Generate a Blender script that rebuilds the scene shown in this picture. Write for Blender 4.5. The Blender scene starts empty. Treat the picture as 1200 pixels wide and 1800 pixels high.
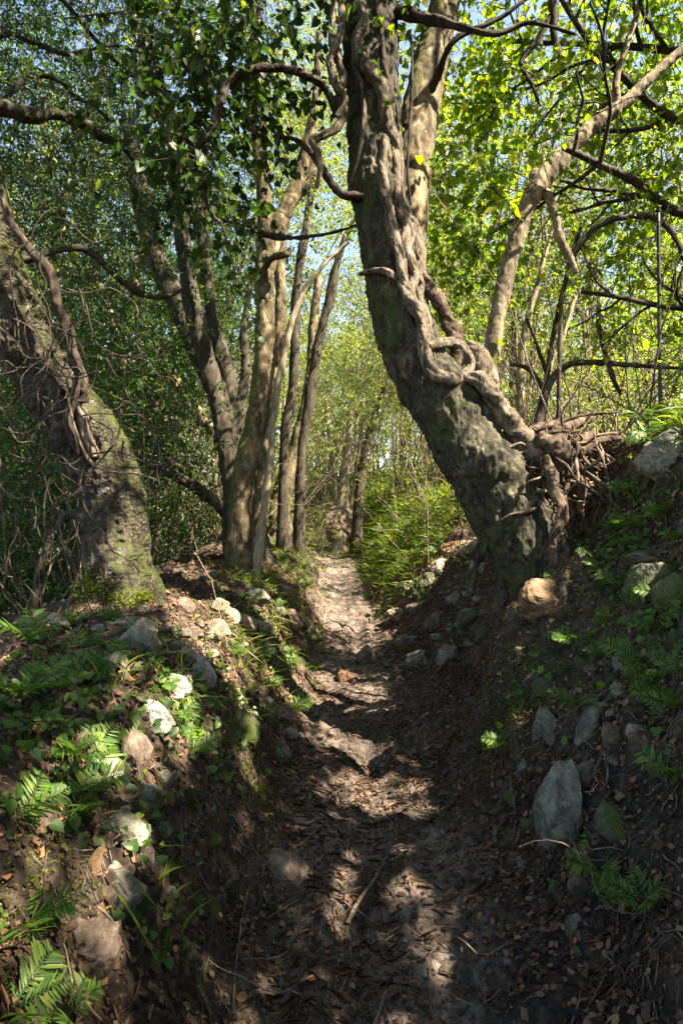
import bpy, math, random
import numpy as np
from mathutils import Vector, Matrix
# ------------------------------------------------------------------ camera, world, sun
sc = bpy.context.scene
C = sc.collection
CAMZ = 1.5
F = 1072.0                      # focal length in photograph pixels (photograph 1200 x 1800)
cam = bpy.data.cameras.new("camera"); camo = bpy.data.objects.new("camera", cam); C.objects.link(camo)
camo.location = (0, 0, CAMZ); camo.rotation_euler = (math.radians(90), 0, 0)
cam.sensor_fit = 'VERTICAL'; cam.sensor_height = 36; cam.lens = 36 * F / 1800
cam.clip_start = 0.02; cam.clip_end = 2000
sc.camera = camo
SUN = Vector((0.72, -0.38, 1.0)).normalized()
w = bpy.data.worlds.new("World"); sc.world = w; w.use_nodes = True
nt = w.node_tree; nt.nodes.clear()
sky = nt.nodes.new('ShaderNodeTexSky'); sky.sky_type = 'NISHITA'; sky.sun_disc = False
sky.sun_elevation = math.asin(SUN.z); sky.sun_rotation = math.atan2(SUN.x, SUN.y)
bg = nt.nodes.new('ShaderNodeBackground'); bg.inputs['Strength'].default_value = 0.08
wo = nt.nodes.new('ShaderNodeOutputWorld')
nt.links.new(sky.outputs[0], bg.inputs[0]); nt.links.new(bg.outputs[0], wo.inputs[0])
sl = bpy.data.lights.new("sun", 'SUN'); sl.energy = 5.0; sl.angle = math.radians(0.5); sl.color = (1.0, 0.93, 0.80)
so = bpy.data.objects.new("sun", sl); C.objects.link(so)
so.rotation_euler = (-SUN).to_track_quat('-Z', 'Y').to_euler()
sc.view_settings.view_transform = 'Standard'; sc.view_settings.look = 'None'; sc.view_settings.gamma = 1
sc.view_settings.exposure = 2.65
sc.view_settings.use_white_balance = True; sc.view_settings.white_balance_temperature = 7200; sc.view_settings.white_balance_tint = 10
sc.cycles.max_bounces = 5; sc.cycles.diffuse_bounces = 3; sc.cycles.glossy_bounces = 1
sc.cycles.transmission_bounces = 3; sc.cycles.transparent_max_bounces = 4
sc.cycles.use_denoising = True
sc.cycles.sample_clamp_indirect = 4
# ------------------------------------------------------------------ numeric helpers
rng = np.random.default_rng(11)
SUNV = np.array(SUN)
def P(px, py, Y):
    return np.array(((px - 600) / F * Y, Y, CAMZ - (py - 900) / F * Y))
def _h(ix, iy, iz):
    n = (ix * 374761393 + iy * 668265263 + iz * 2147483647 + 1013904223) & 0xFFFFFFFF
    n = ((n ^ (n >> 13)) * 1274126177) & 0xFFFFFFFF
    n = ((n ^ (n >> 16)) * 2246822519) & 0xFFFFFFFF
    return ((n ^ (n >> 15)) & 0xFFFFFF) / float(0xFFFFFF) * 2 - 1
def vnoise(p):
    p = np.asarray(p, float); i = np.floor(p).astype(np.int64); f = p - i
    f = f * f * (3 - 2 * f)
    r = 0
    for dx in (0, 1):
        wx = f[:, 0] if dx else 1 - f[:, 0]
        for dy in (0, 1):
            wy = f[:, 1] if dy else 1 - f[:, 1]
            for dz in (0, 1):
                wz = f[:, 2] if dz else 1 - f[:, 2]
                r = r + wx * wy * wz * _h(i[:, 0] + dx, i[:, 1] + dy, i[:, 2] + dz)
    return r
def fbm(p, oct=4, gain=.5):
    r = 0; a = 1; p = np.array(p, float)
    for k in range(oct):
        r = r + a * vnoise(p + 17.3 * k); p = p * 2.03; a *= gain
    return r
def ridged(p, oct=3):
    r = 0; a = 1; p = np.array(p, float)
    for k in range(oct):
        r = r + a * (1 - 2 * np.abs(vnoise(p + 9.1 * k))); p = p * 2.1; a *= .5
    return r
def norm(v):
    return v / np.maximum(np.linalg.norm(v, axis=-1, keepdims=True), 1e-9)
def smooth_path(pts, n):
    pts = np.asarray(pts, float)
    m = len(pts)
    t = np.linspace(0, m - 1, n); i = np.minimum(t.astype(int), m - 2); f = (t - i)[:, None]
    p0 = pts[np.maximum(i - 1, 0)]; p1 = pts[i]; p2 = pts[i + 1]; p3 = pts[np.minimum(i + 2, m - 1)]
    return .5 * ((2 * p1) + (-p0 + p2) * f + (2 * p0 - 5 * p1 + 4 * p2 - p3) * f ** 2 + (-p0 + 3 * p1 - 3 * p2 + p3) * f ** 3)
# ------------------------------------------------------------------ mesh builder
class MB:
    def __init__(s): s.V = []; s.F = {}; s.R = []; s.n = 0
    def add(s, V, Fc, rnd=0.0):
        V = np.asarray(V, float).reshape(-1, 3); Fc = np.asarray(Fc, np.int64)
        s.V.append(V); s.R.append(np.broadcast_to(np.asarray(rnd, float), (len(V),)).copy())
        s.F.setdefault(Fc.shape[1], []).append(Fc + s.n); s.n += len(V)
        return s
    def mesh(s, name, mat, smooth=True):
        me = bpy.data.meshes.new(name)
        V = np.concatenate(s.V).astype(np.float32)
        loops = []; tot = []
        for m, fl in s.F.items():
            a = np.concatenate(fl); loops.append(a.ravel()); tot.append(np.full(len(a), m))
        loops = np.concatenate(loops).astype(np.int32); tot = np.concatenate(tot).astype(np.int32)
        st = np.concatenate(([0], np.cumsum(tot)[:-1])).astype(np.int32)
        me.vertices.add(len(V)); me.vertices.foreach_set('co', V.ravel())
        me.loops.add(len(loops)); me.loops.foreach_set('vertex_index', loops)
        me.polygons.add(len(tot)); me.polygons.foreach_set('loop_start', st)
        me.polygons.foreach_set('use_smooth', np.full(len(tot), smooth, bool))
        at = me.attributes.new('rnd', 'FLOAT', 'POINT'); at.data.foreach_set('value', np.concatenate(s.R).astype(np.float32))
        me.update(calc_edges=True); me.materials.append(mat)
        return me
    def build(s, name, mat, parent=None, smooth=True, origin=None):
        if origin is not None: s.V = [v - np.asarray(origin, float) for v in s.V]
        o = bpy.data.objects.new(name, s.mesh(name, mat, smooth)); C.objects.link(o)
        if parent is not None:
            o.parent = parent; o.matrix_parent_inverse = Matrix.Translation(-Vector(parent.location))
        if origin is not None: o.location = tuple(float(q) for q in origin)
        return o
def tag(o, label=None, cat=None, group=None, kind=None):
    if label: o['label'] = label
    if cat: o['category'] = cat
    if group: o['group'] = group
    if kind: o['kind'] = kind
    return o
def empty(name, loc=(0, 0, 0), **k):
    o = bpy.data.objects.new(name, None); C.objects.link(o); o.location = tuple(loc); return tag(o, **k)
def copy_tree(o, parent=None):
    c = o.copy(); C.objects.link(c)
    if parent is not None: c.parent = parent
    for ch in o.children: copy_tree(ch, c)
    return c
def tube(pts, rad, nseg=8, n=None, disp=None, cap=True, squash=None):
    """tapered tube along a smoothed path; disp(theta, s, p, r) -> radial offset"""
    pts = np.asarray(pts, float); rad = np.asarray(rad, float)
    if rad.ndim == 0: rad = np.full(len(pts), float(rad))
    n = n or max(2, 4 * (len(pts) - 1) + 1)
    c = smooth_path(pts, n); r = np.interp(np.linspace(0, len(pts) - 1, n), np.arange(len(pts)), rad)
    t = norm(np.gradient(c, axis=0))
    N = np.zeros_like(c); a = np.array((0, 0, 1.)) if abs(t[0, 2]) < .8 else np.array((0, -1., 0))
    u = norm(np.cross(t[0], a)); N[0] = u
    for i in range(1, n):
        u = u - t[i] * np.dot(u, t[i]); u = u / max(np.linalg.norm(u), 1e-9); N[i] = u
    B = np.cross(t, N)
    th = np.linspace(0, 2 * np.pi, nseg, endpoint=False)
    s = np.concatenate(([0], np.cumsum(np.linalg.norm(np.diff(c, axis=0), axis=1))))
    dirs = N[:, None] * np.cos(th)[None, :, None] + B[:, None] * np.sin(th)[None, :, None]
    R = np.repeat(r[:, None], nseg, 1)
    if disp is not None:
        pp = (c[:, None] + dirs * R[..., None]).reshape(-1, 3)
        TH = np.tile(th, n); SS = np.repeat(s, nseg)
        R = R + disp(TH, SS, pp, R.ravel(), dirs.reshape(-1, 3)).reshape(n, nseg)
    V = (c[:, None] + dirs * R[..., None]).reshape(-1, 3)
    i = np.arange(n - 1)[:, None]; j = np.arange(nseg)[None]
    j2 = (j + 1) % nseg
    Fq = np.stack([i * nseg + j, i * nseg + j2, (i + 1) * nseg + j2, (i + 1) * nseg + j], -1).reshape(-1, 4)
    if cap:
        V = np.concatenate((V, c[-1:] + t[-1:] * r[-1] * .5)); k = len(V) - 1; b = (n - 1) * nseg
        jj = np.arange(nseg); tri = np.stack([b + jj, b + (jj + 1) % nseg, np.full(nseg, k), np.full(nseg, k)], -1)
        Fq = np.concatenate((Fq, tri)) if False else Fq
        return V, Fq, tri[:, :3]
    return V, Fq, None
def add_tube(mb, pts, rad, rnd=0.0, **k):
    V, Fq, T = tube(pts, rad, **k)
    mb.add(V, Fq, rnd)
    if T is not None: mb.F.setdefault(3, []).append(T + mb.n - len(V))
    return mb
def many_tubes(mb, paths, rads, nseg=3, rnd=0.0):
    """paths (N, m, 3), rads (N, m): cheap vectorised thin stems"""
    N, m, _ = paths.shape
    t = norm(np.gradient(paths, axis=1)); a = np.array((.31, .17, .93))
    u = norm(np.cross(t, a)); v = np.cross(t, u)
    th = np.linspace(0, 2 * np.pi, nseg, endpoint=False)
    V = paths[:, :, None] + rads[:, :, None, None] * (u[:, :, None] * np.cos(th)[:, None] + v[:, :, None] * np.sin(th)[:, None])
    b = (np.arange(N) * m * nseg)[:, None, None]; i = np.arange(m - 1)[None, :, None]; j = np.arange(nseg)[None, None]
    j2 = (j + 1) % nseg
    Fq = np.stack([b + i * nseg + j, b + i * nseg + j2, b + (i + 1) * nseg + j2, b + (i + 1) * nseg + j], -1).reshape(-1, 4)
    R = np.repeat(np.broadcast_to(np.asarray(rnd, float), (N,)), m * nseg)
    mb.add(V.reshape(-1, 3), Fq, R)
# leaf templates: x width, y length, z up
OVAL = (np.array([(0, 0, 0), (.2, .3, .07), (.17, .68, .05), (0, 1, -.08), (-.17, .68, .05), (-.2, .3, .07)]),
        np.array([(0, 1, 2, 3), (0, 3, 4, 5)]))
BROAD = (np.array([(0, 0, 0), (.33, .22, .08), (.30, .62, .05), (0, 1, -.12), (-.30, .62, .05), (-.33, .22, .08)]),
         np.array([(0, 1, 2, 3), (0, 3, 4, 5)]))
HEART = (np.array([(0, 0, 0), (.22, -.16, .06), (.47, .06, .10), (.38, .5, .05), (0, 1, -.14),
                   (-.38, .5, .05), (-.47, .06, .10), (-.22, -.16, .06)]), np.array([(0, 1, 2, 3, 4), (0, 4, 5, 6, 7)]))
CURL = (np.array([(0, 0, 0), (.26, .25, .22), (.28, .6, .16), (.05, 1, .2), (-.22, .68, .02), (-.3, .3, .16)]),
        np.array([(0, 1, 2, 3), (0, 3, 4, 5)]))
def frames(d, nrm):
    y = norm(d); x = norm(np.cross(y, nrm)); z = np.cross(x, y)
    return x, y, z
def add_leaves(mb, pos, d, nrm, size, tpl, g=rng, keep=None):
    if keep is not None:
        k = keep(pos); pos = pos[k]; d = d[k]; nrm = nrm[k]; size = size[k]
    N = len(pos)
    if N == 0: return
    x, y, z = frames(d, nrm); T, Fc = tpl
    fold = g.uniform(.4, 1.8, N)[:, None, None]
    V = pos[:, None] + size[:, None, None] * (T[None, :, 0, None] * x[:, None] + T[None, :, 1, None] * y[:, None] + fold * T[None, :, 2, None] * z[:, None])
    Fa = (Fc[None] + (np.arange(N) * len(T))[:, None, None]).reshape(-1, Fc.shape[1])
    mb.add(V.reshape(-1, 3), Fa, np.repeat(g.random(N), len(T)))
# ------------------------------------------------------------------ materials
def mat(name):
    m = bpy.data.materials.new(name); m.use_nodes = True; n = m.node_tree; n.nodes.clear()
    return m, n, n.nodes.new('ShaderNodeOutputMaterial')
def nd(n, t, **k):
    x = n.nodes.new(t)
    for a, b in k.items():
        if a in x.inputs.keys() and not hasattr(type(x), a): x.inputs[a].default_value = b
        else: setattr(x, a, b)
    return x
def ramp(n, fac, stops):
    r = n.nodes.new('ShaderNodeValToRGB'); e = r.color_ramp.elements
    while len(e) < len(stops): e.new(.5)
    for q, (p, c) in zip(e, stops): q.position = p; q.color = (*c, 1)
    n.links.new(fac, r.inputs[0]); return r.outputs[0]
def noise(n, co, scale, detail=5, rough=.6, stretch=None, dist=0):
    if stretch is not None:
        mp = n.nodes.new('ShaderNodeMapping'); mp.inputs['Scale'].default_value = stretch
        n.links.new(co, mp.inputs[0]); co = mp.outputs[0]
    x = n.nodes.new('ShaderNodeTexNoise'); x.inputs['Scale'].default_value = scale; x.inputs['Detail'].default_value = detail
    x.inputs['Roughness'].default_value = rough; x.inputs['Distortion'].default_value = dist
    n.links.new(co, x.inputs['Vector']); return x.outputs[0]
def mixc(n, fac, a, b, mode='MIX'):
    x = n.nodes.new('ShaderNodeMix'); x.data_type = 'RGBA'; x.blend_type = mode
    for sock, v in ((0, fac), (6, a), (7, b)):
        if isinstance(v, bpy.types.NodeSocket): n.links.new(v, x.inputs[sock])
        else: x.inputs[sock].default_value = v if sock == 0 else (*v, 1)
    return x.outputs[2]
def mathn(n, op, a, b=0.0, clamp=False):
    x = n.nodes.new('ShaderNodeMath'); x.operation = op; x.use_clamp = clamp
    for i, v in enumerate((a, b)):
        if isinstance(v, bpy.types.NodeSocket): n.links.new(v, x.inputs[i])
        else: x.inputs[i].default_value = v
    return x.outputs[0]
def step(n, v, lo, hi):
    x = n.nodes.new('ShaderNodeMapRange'); x.inputs[1].default_value = lo; x.inputs[2].default_value = hi
    n.links.new(v, x.inputs[0]); return x.outputs[0]
def bsdf(n, out, col, rough=.85, height=None, bstr=.5, bdist=.01, spec=.3):
    b = n.nodes.new('ShaderNodeBsdfPrincipled'); b.inputs['Specular IOR Level'].default_value = spec
    if isinstance(rough, bpy.types.NodeSocket): n.links.new(rough, b.inputs['Roughness'])
    else: b.inputs['Roughness'].default_value = rough
    if isinstance(col, bpy.types.NodeSocket): n.links.new(col, b.inputs['Base Color'])
    else: b.inputs['Base Color'].default_value = (*col, 1)
    if height is not None:
        bp = n.nodes.new('ShaderNodeBump'); bp.inputs['Strength'].default_value = bstr; bp.inputs['Distance'].default_value = bdist
        n.links.new(height, bp.inputs['Height']); n.links.new(bp.outputs[0], b.inputs['Normal'])
    n.links.new(b.outputs[0], out.inputs[0]); return b
def geo(n):
    g = n.nodes.new('ShaderNodeNewGeometry'); return g
def leaf_mat(name, cols, trans, tf=.45, rough=.45, spec=.35):
    m, n, out = mat(name)
    a = n.nodes.new('ShaderNodeAttribute'); a.attribute_name = 'rnd'
    c = ramp(n, a.outputs['Fac'], cols)
    t = mixc(n, 1.0, c, trans, 'MULTIPLY')
    b = n.nodes.new('ShaderNodeBsdfPrincipled'); b.inputs['Roughness'].default_value = rough; b.inputs['Specular IOR Level'].default_value = spec
    n.links.new(c, b.inputs['Base Color'])
    tr = n.nodes.new('ShaderNodeBsdfTranslucent'); n.links.new(t, tr.inputs[0])
    mx = n.nodes.new('ShaderNodeMixShader'); mx.inputs[0].default_value = tf
    n.links.new(b.outputs[0], mx.inputs[1]); n.links.new(tr.outputs[0], mx.inputs[2]); n.links.new(mx.outputs[0], out.inputs[0])
    return m
M = {}
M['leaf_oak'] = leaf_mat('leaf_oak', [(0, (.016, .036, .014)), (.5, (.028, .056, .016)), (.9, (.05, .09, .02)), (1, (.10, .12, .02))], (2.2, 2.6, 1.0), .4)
M['leaf_vine_shaded'] = leaf_mat('leaf_vine_shaded', [(0, (.014, .030, .010)), (.6, (.032, .062, .014)), (.95, (.05, .09, .016)), (1, (.18, .22, .03))], (2.0, 2.2, .8), .4)  # darker vine leaf colour, carries the shade of the arch curtain
M['leaf_ivy'] = leaf_mat('leaf_ivy', [(0, (.022, .055, .014)), (.6, (.05, .11, .02)), (.93, (.08, .15, .02)), (1, (.18, .22, .03))], (2.4, 2.6, .8), .45)
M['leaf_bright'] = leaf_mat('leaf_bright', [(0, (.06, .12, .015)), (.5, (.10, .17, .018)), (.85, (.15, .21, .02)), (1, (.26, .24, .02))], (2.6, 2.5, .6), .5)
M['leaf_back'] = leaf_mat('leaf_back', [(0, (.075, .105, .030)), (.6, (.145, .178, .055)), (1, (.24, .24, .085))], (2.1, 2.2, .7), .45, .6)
M['leaf_fern'] = leaf_mat('leaf_fern', [(0, (.035, .085, .016)), (.6, (.075, .145, .022)), (1, (.14, .20, .03))], (1.9, 2.0, .8), .4)
M['grass'] = leaf_mat('grass', [(0, (.06, .115, .015)), (.5, (.12, .19, .022)), (.85, (.18, .21, .03)), (1, (.32, .27, .10))], (1.9, 1.9, .7), .45)
M['litter'] = leaf_mat('litter', [(0, (.035, .022, .015)), (.35, (.085, .050, .032)), (.7, (.15, .088, .055)), (.93, (.23, .14, .085)), (1, (.32, .15, .06))], (1.2, 1, .8), .15, .8, .15)
def wood_mat(name, stops, scale=9, stretch=(1, 1, .35), bd=.012, moss=None, lichen=None, vor=0, mossdir=(0, 0, 1), lev=.5):
    m, n, out = mat(name)
    tc = n.nodes.new('ShaderNodeTexCoord').outputs['Object']
    a = noise(n, tc, scale, 7, .68, stretch, .6)
    b = noise(n, tc, scale * 5.5, 4, .7, stretch)
    h = mathn(n, 'ADD', a, mathn(n, 'MULTIPLY', b, .45))
    if vor:
        v = n.nodes.new('ShaderNodeTexVoronoi'); v.feature = 'DISTANCE_TO_EDGE'; v.inputs['Scale'].default_value = vor
        mp = n.nodes.new('ShaderNodeMapping'); mp.inputs['Scale'].default_value = (1, 1, .7)
        ds = mixc(n, .12, tc, (0, 0, 0)); nz = n.nodes.new('ShaderNodeTexNoise'); nz.inputs['Scale'].default_value = 14; n.links.new(tc, nz.inputs['Vector'])
        add = n.nodes.new('ShaderNodeVectorMath'); add.operation = 'MULTIPLY_ADD'; add.inputs[1].default_value = (.16, .16, .16)
        n.links.new(nz.outputs[1], add.inputs[0]); n.links.new(tc, add.inputs[2]); n.links.new(add.outputs[0], mp.inputs[0]); n.links.new(mp.outputs[0], v.inputs['Vector'])
        crack = mathn(n, 'MAXIMUM', step(n, v.outputs['Distance'], 0, .22), step(n, noise(n, tc, 6, 4), .44, .62))
        h = mathn(n, 'ADD', h, mathn(n, 'MULTIPLY', crack, .9))
    c = ramp(n, step(n, mathn(n, 'ADD', mathn(n, 'MULTIPLY', a, .7), mathn(n, 'MULTIPLY', b, .3)), .38, .62), stops)
    if vor: c = mixc(n, mathn(n, 'MULTIPLY', mathn(n, 'SUBTRACT', 1.0, crack), .75), c, (.018, .015, .011))
    if lichen:
        l = step(n, noise(n, tc, lichen[1], 6, .75), lichen[2], lichen[2] + .07)
        c = mixc(n, mathn(n, 'MULTIPLY', l, lichen[3]), c, lichen[0])
    if moss:
        g = geo(n); dt = n.nodes.new('ShaderNodeVectorMath'); dt.operation = 'DOT_PRODUCT'
        n.links.new(g.outputs['Normal'], dt.inputs[0]); dt.inputs[1].default_value = tuple(Vector(mossdir).normalized())
        q = mathn(n, 'ADD', mathn(n, 'MULTIPLY', dt.outputs['Value'], .45), noise(n, tc, moss[1], 6, .7))
        l = step(n, q, moss[2], moss[2] + .15)
        mc = mixc(n, noise(n, tc, 40, 3), moss[0], tuple(v * 1.9 for v in moss[0]))
        c = mixc(n, mathn(n, 'MULTIPLY', l, moss[3]), c, mc)
        h = mathn(n, 'ADD', h, mathn(n, 'MULTIPLY', l, mathn(n, 'MULTIPLY', noise(n, tc, 130, 3), .8)))
    bsdf(n, out, c, .9, h, 1.0, bd, .2)
    return m
M['bark_lean'] = wood_mat('bark_lean', [(0, (.012, .010, .008)), (.5, (.042, .037, .026)), (.85, (.09, .08, .055)), (1, (.17, .15, .10))], 16, (1, 1, .4), .016,
                          moss=((.035, .045, .012), 3.2, .78, .7), mossdir=(-.6, -.3, .3), lichen=((.17, .17, .12), 9, .62, .4))
M['bark_oak'] = wood_mat('bark_oak', [(0, (.016, .013, .010)), (.5, (.05, .041, .029)), (1, (.12, .10, .078))], 14, (1, 1, .5), .016, vor=26,
                         moss=((.035, .045, .009), 6, .80, .75), mossdir=(.75, -.1, .6), lichen=((.30, .30, .27), 7, .60, .75))
M['bark_slim'] = wood_mat('bark_slim', [(0, (.024, .018, .011)), (.5, (.080, .062, .036)), (1, (.24, .185, .11))], 10, (1, 1, .4), .008,
                          moss=((.06, .065, .014), 3, .62, .7), mossdir=(-.5, 0, .4), lichen=((.36, .31, .22), 5, .57, .6))
M['bark_dark'] = wood_mat('bark_dark', [(0, (.018, .015, .011)), (.6, (.05, .042, .03)), (1, (.10, .085, .06))], 12, (1, 1, .35), .01,
                          moss=((.05, .055, .012), 4, .82, .6))
M['bark_tan'] = wood_mat('bark_tan', [(0, (.05, .038, .025)), (.45, (.15, .118, .078)), (1, (.32, .26, .175))], 12, (1, 1, .3), .008, lichen=((.30, .28, .22), 6, .6, .5))
M['bark_pale'] = wood_mat('bark_pale', [(0, (.10, .085, .055)), (.5, (.24, .20, .13)), (1, (.40, .34, .24))], 12, (1, 1, .3), .006)
M['vine'] = wood_mat('vine', [(0, (.022, .017, .012)), (.42, (.10, .077, .056)), (1, (.25, .20, .15))], 26, (1, 1, .22), .014,
                     moss=((.07, .07, .02), 6, .95, .4))
M['vine_dark'] = wood_mat('vine_dark', [(0, (.012, .009, .007)), (.6, (.045, .033, .025)), (1, (.11, .08, .06))], 22, (1, 1, .3), .010)
M['root'] = wood_mat('root', [(0, (.016, .011, .008)), (.5, (.075, .051, .036)), (1, (.20, .145, .10))], 24, (1, 1, .4), .018)
M['twig'] = wood_mat('twig', [(0, (.06, .042, .03)), (.6, (.15, .11, .08)), (1, (.30, .24, .18))], 20, (1, 1, 1), .002)
def rock_mat(name, stops, mossy=.8, sc=5):
    m, n, out = mat(name)
    ti = n.nodes.new('ShaderNodeObjectInfo')
    g0 = geo(n)
    ad = n.nodes.new('ShaderNodeVectorMath'); ad.operation = 'ADD'; n.links.new(g0.outputs['Position'], ad.inputs[0]); n.links.new(ti.outputs['Random'], ad.inputs[1])
    tc = ad.outputs[0]
    a = noise(n, tc, sc * 2, 8, .65, None, .4); b = noise(n, tc, sc * 16, 5, .7)
    c = ramp(n, step(n, a, .38, .64), stops)
    c = mixc(n, mathn(n, 'MULTIPLY', step(n, b, .55, .75), .6), c, tuple(min(1, v * 1.7) for v in stops[-1][1]))
    dt = noise(n, tc, sc * 3.1, 6, .7)
    c = mixc(n, step(n, dt, .60, .72), c, (.045, .033, .022))
    l = step(n, mathn(n, 'ADD', noise(n, tc, 7, 5, .7), mathn(n, 'MULTIPLY', b, .2)), mossy, mossy + .12)
    c = mixc(n, l, c, (.055, .07, .016))
    h = mathn(n, 'ADD', a, mathn(n, 'MULTIPLY', b, .35))
    bsdf(n, out, c, .88, h, .9, .012, .25); return m
M['rock_grey'] = rock_mat('rock_grey', [(0, (.055, .052, .04)), (.5, (.135, .125, .096)), (1, (.235, .22, .17))], .70)
M['rock_blue'] = rock_mat('rock_blue', [(0, (.08, .08, .075)), (.5, (.175, .168, .15)), (1, (.34, .32, .285))], .78)
M['rock_brown'] = rock_mat('rock_brown', [(0, (.045, .032, .024)), (.5, (.11, .08, .06)), (1, (.20, .15, .115))], .78)
M['rock_orange'] = rock_mat('rock_orange', [(0, (.07, .04, .024)), (.5, (.16, .095, .052)), (1, (.25, .165, .10))], .78)
M['rock_pale'] = rock_mat('rock_pale', [(0, (.10, .072, .05)), (.5, (.21, .16, .112)), (1, (.33, .27, .20))], .82)
M['rock_moss'] = rock_mat('rock_moss', [(0, (.04, .04, .028)), (.5, (.085, .08, .06)), (1, (.16, .15, .12))], .52)
def ground_mat():
    m, n, out = mat('earth')
    g = geo(n); tc = g.outputs['Position']
    a = noise(n, tc, 2.2, 8, .65); b = noise(n, tc, 14, 8, .72, None, 1.0); c2 = noise(n, tc, 70, 5, .75)
    st = noise(n, tc, 45, 4, .7, (1.0, .35, .35), 1.5)
    base = ramp(n, step(n, b, .36, .66), [(0, (.022, .016, .012)), (.45, (.075, .054, .040)), (1, (.17, .125, .092))])
    at = n.nodes.new('ShaderNodeAttribute'); at.attribute_name = 'rnd'        # 1 on the trodden path
    pth = ramp(n, step(n, mathn(n, 'ADD', mathn(n, 'MULTIPLY', st, .5), mathn(n, 'MULTIPLY', b, .5)), .38, .62), [(0, (.052, .040, .034)), (.5, (.155, .118, .098)), (1, (.285, .225, .19))])
    col = mixc(n, at.outputs['Fac'], base, pth)
    wet = step(n, noise(n, tc, 1.9, 5, .6, None, .8), .46, .60); col = mixc(n, mathn(n, 'MULTIPLY', wet, .62), col, (.022, .017, .015))
    sp = step(n, c2, .62, .70); col = mixc(n, mathn(n, 'MULTIPLY', sp, .6), col, (.24, .18, .12))
    # moss on the banks
    ms = step(n, mathn(n, 'ADD', noise(n, tc, 2.6, 6, .7), mathn(n, 'MULTIPLY', c2, .25)), .74, .84)
    ms = mathn(n, 'MULTIPLY', ms, mathn(n, 'SUBTRACT', 1.0, at.outputs['Fac'], True))
    col = mixc(n, mathn(n, 'MULTIPLY', ms, .75), col, mixc(n, c2, (.03, .05, .008), (.10, .13, .02)))
    h = mathn(n, 'ADD', mathn(n, 'MULTIPLY', b, 1.0), mathn(n, 'ADD', mathn(n, 'MULTIPLY', c2, .35), mathn(n, 'MULTIPLY', st, .35)))
    bsdf(n, out, col, .95, h, 1.0, .03, .15); return m
M['earth'] = ground_mat()
def moss_mat():
    m, n, out = mat('moss'); g = geo(n)
    c = ramp(n, noise(n, g.outputs['Position'], 30, 4), [(.3, (.035, .05, .008)), (.7, (.13, .15, .02))])
    bsdf(n, out, c, .95, noise(n, g.outputs['Position'], 160, 3), 1, .006, .1); return m
M['moss'] = moss_mat()
m_, n_, o_ = mat('painted_steel'); bsdf(n_, o_, (.03, .03, .03), .5); M['steel'] = m_
# ------------------------------------------------------------------ terrain
def ip(x, xs, ys): return np.interp(x, xs, ys)
def pathx(y): return ip(y, [-3, 0, 2, 3, 5, 7, 10, 14, 18, 24, 34], [.1, .08, .09, .13, .12, .13, .0, -.2, -.95, -3.2, -9])
def pathz(y): return ip(y, [-3, 0, 5, 7, 10, 14, 18, 24, 80], [-.1, 0, 0, .10, .28, .55, .78, 1.0, 1.2])
def profile(x, y):
    x = np.asarray(x, float); y = np.asarray(y, float)
    d = x - pathx(y)
    rn = ip(d, [-1, 0, .36, .5, .7, .9, 1.1, 1.3, 1.5, 1.72, 2.2, 4, 12, 60], [0, 0, .02, .12, .34, .62, .90, 1.10, 1.38, 1.92, 2.08, 2.3, 2.9, 6])
    rf = ip(d, [-1, 0, .40, .7, 1.1, 1.6, 2.5, 5, 12, 60], [0, 0, .06, .36, .80, 1.28, 1.75, 2.05, 2.6, 8])
    e = -d
    ln = ip(e, [-1, 0, .36, .5, .65, .8, 1.0, 1.3, 1.7, 2.5, 4, 9, 60], [0, 0, .03, .16, .38, .60, .78, .86, .88, .7, .1, -1.2, -5])
    lf = ip(e, [-1, 0, .36, .55, .75, 1.1, 2, 4, 9, 60], [0, 0, .06, .45, .72, .8, .75, .1, -1.2, -5])
    lff = ip(e, [-1, 0, .6, 1.2, 3, 9, 60], [0, 0, .12, .25, 0, -1, -4])
    t = np.clip((y - 5.5) / 2.5, 0, 1); t2 = np.clip((y - 10) / 3, 0, 1)
    R = rn * (1 - t) + rf * t
    L = ln * (1 - t) + lf * t; L = L * (1 - t2) + lff * t2
    return np.where(d > 0, R, L) + pathz(y), d
def height(x, y):
    x = np.asarray(x, float); y = np.asarray(y, float); sh = np.broadcast(x, y).shape
    x = np.broadcast_to(x, sh).ravel(); y = np.broadcast_to(y, sh).ravel()
    wob = .10 * vnoise(np.stack([x * .9, y * 1.1, x * 0], -1)) + .05 * vnoise(np.stack([x * 3, y * 3.1, x * 0 + 3], -1))
    b, d = profile(x + wob * np.clip(np.abs(x - pathx(y)) / .4, 0, 1), y)
    bank = np.clip((np.abs(d) - .3) / .4, 0, 1)
    far = np.clip(1 - (y - 14) / 20, .2, 1)
    p = np.stack([x, y, b], -1)
    b = b + .30 * np.exp(-((x - 1.13) / .30) ** 2 - ((y - 3.60) / .30) ** 2) + .10 * np.exp(-((x + 1.42) / .35) ** 2 - ((y - 3.9) / .4) ** 2)
    z = b + far * (bank * .038 * ridged(p * np.array((3.0, 3.4, 3.0)) + 5, 2) + .035 * fbm(p * 1.7, 3) * (1 + bank) + .030 * fbm(p * 6, 4) * (.6 + bank) + .013 * ridged(p * 13, 3) * (.5 + bank))
    # worn ruts and treads on the path
    z = z + (1 - bank) * (-.03 + .030 * ridged(np.stack([x * 5, y * 1.5, x * 0], -1), 3) - .03 * np.exp(-((d + .02) / .12) ** 2) * (y < 4))
    return z.reshape(sh)
def hit(px, py, near=.9):
    t = np.concatenate((np.arange(near, 8, .012), np.arange(8, 40, .05)))
    p = np.stack([(px - 600) / F * t, t, CAMZ - (py - 900) / F * t], -1)
    h = height(p[:, 0], p[:, 1]); k = np.argmax(p[:, 2] < h)
    if not (p[:, 2] < h).any(): k = len(t) - 1
    return p[k]
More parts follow.
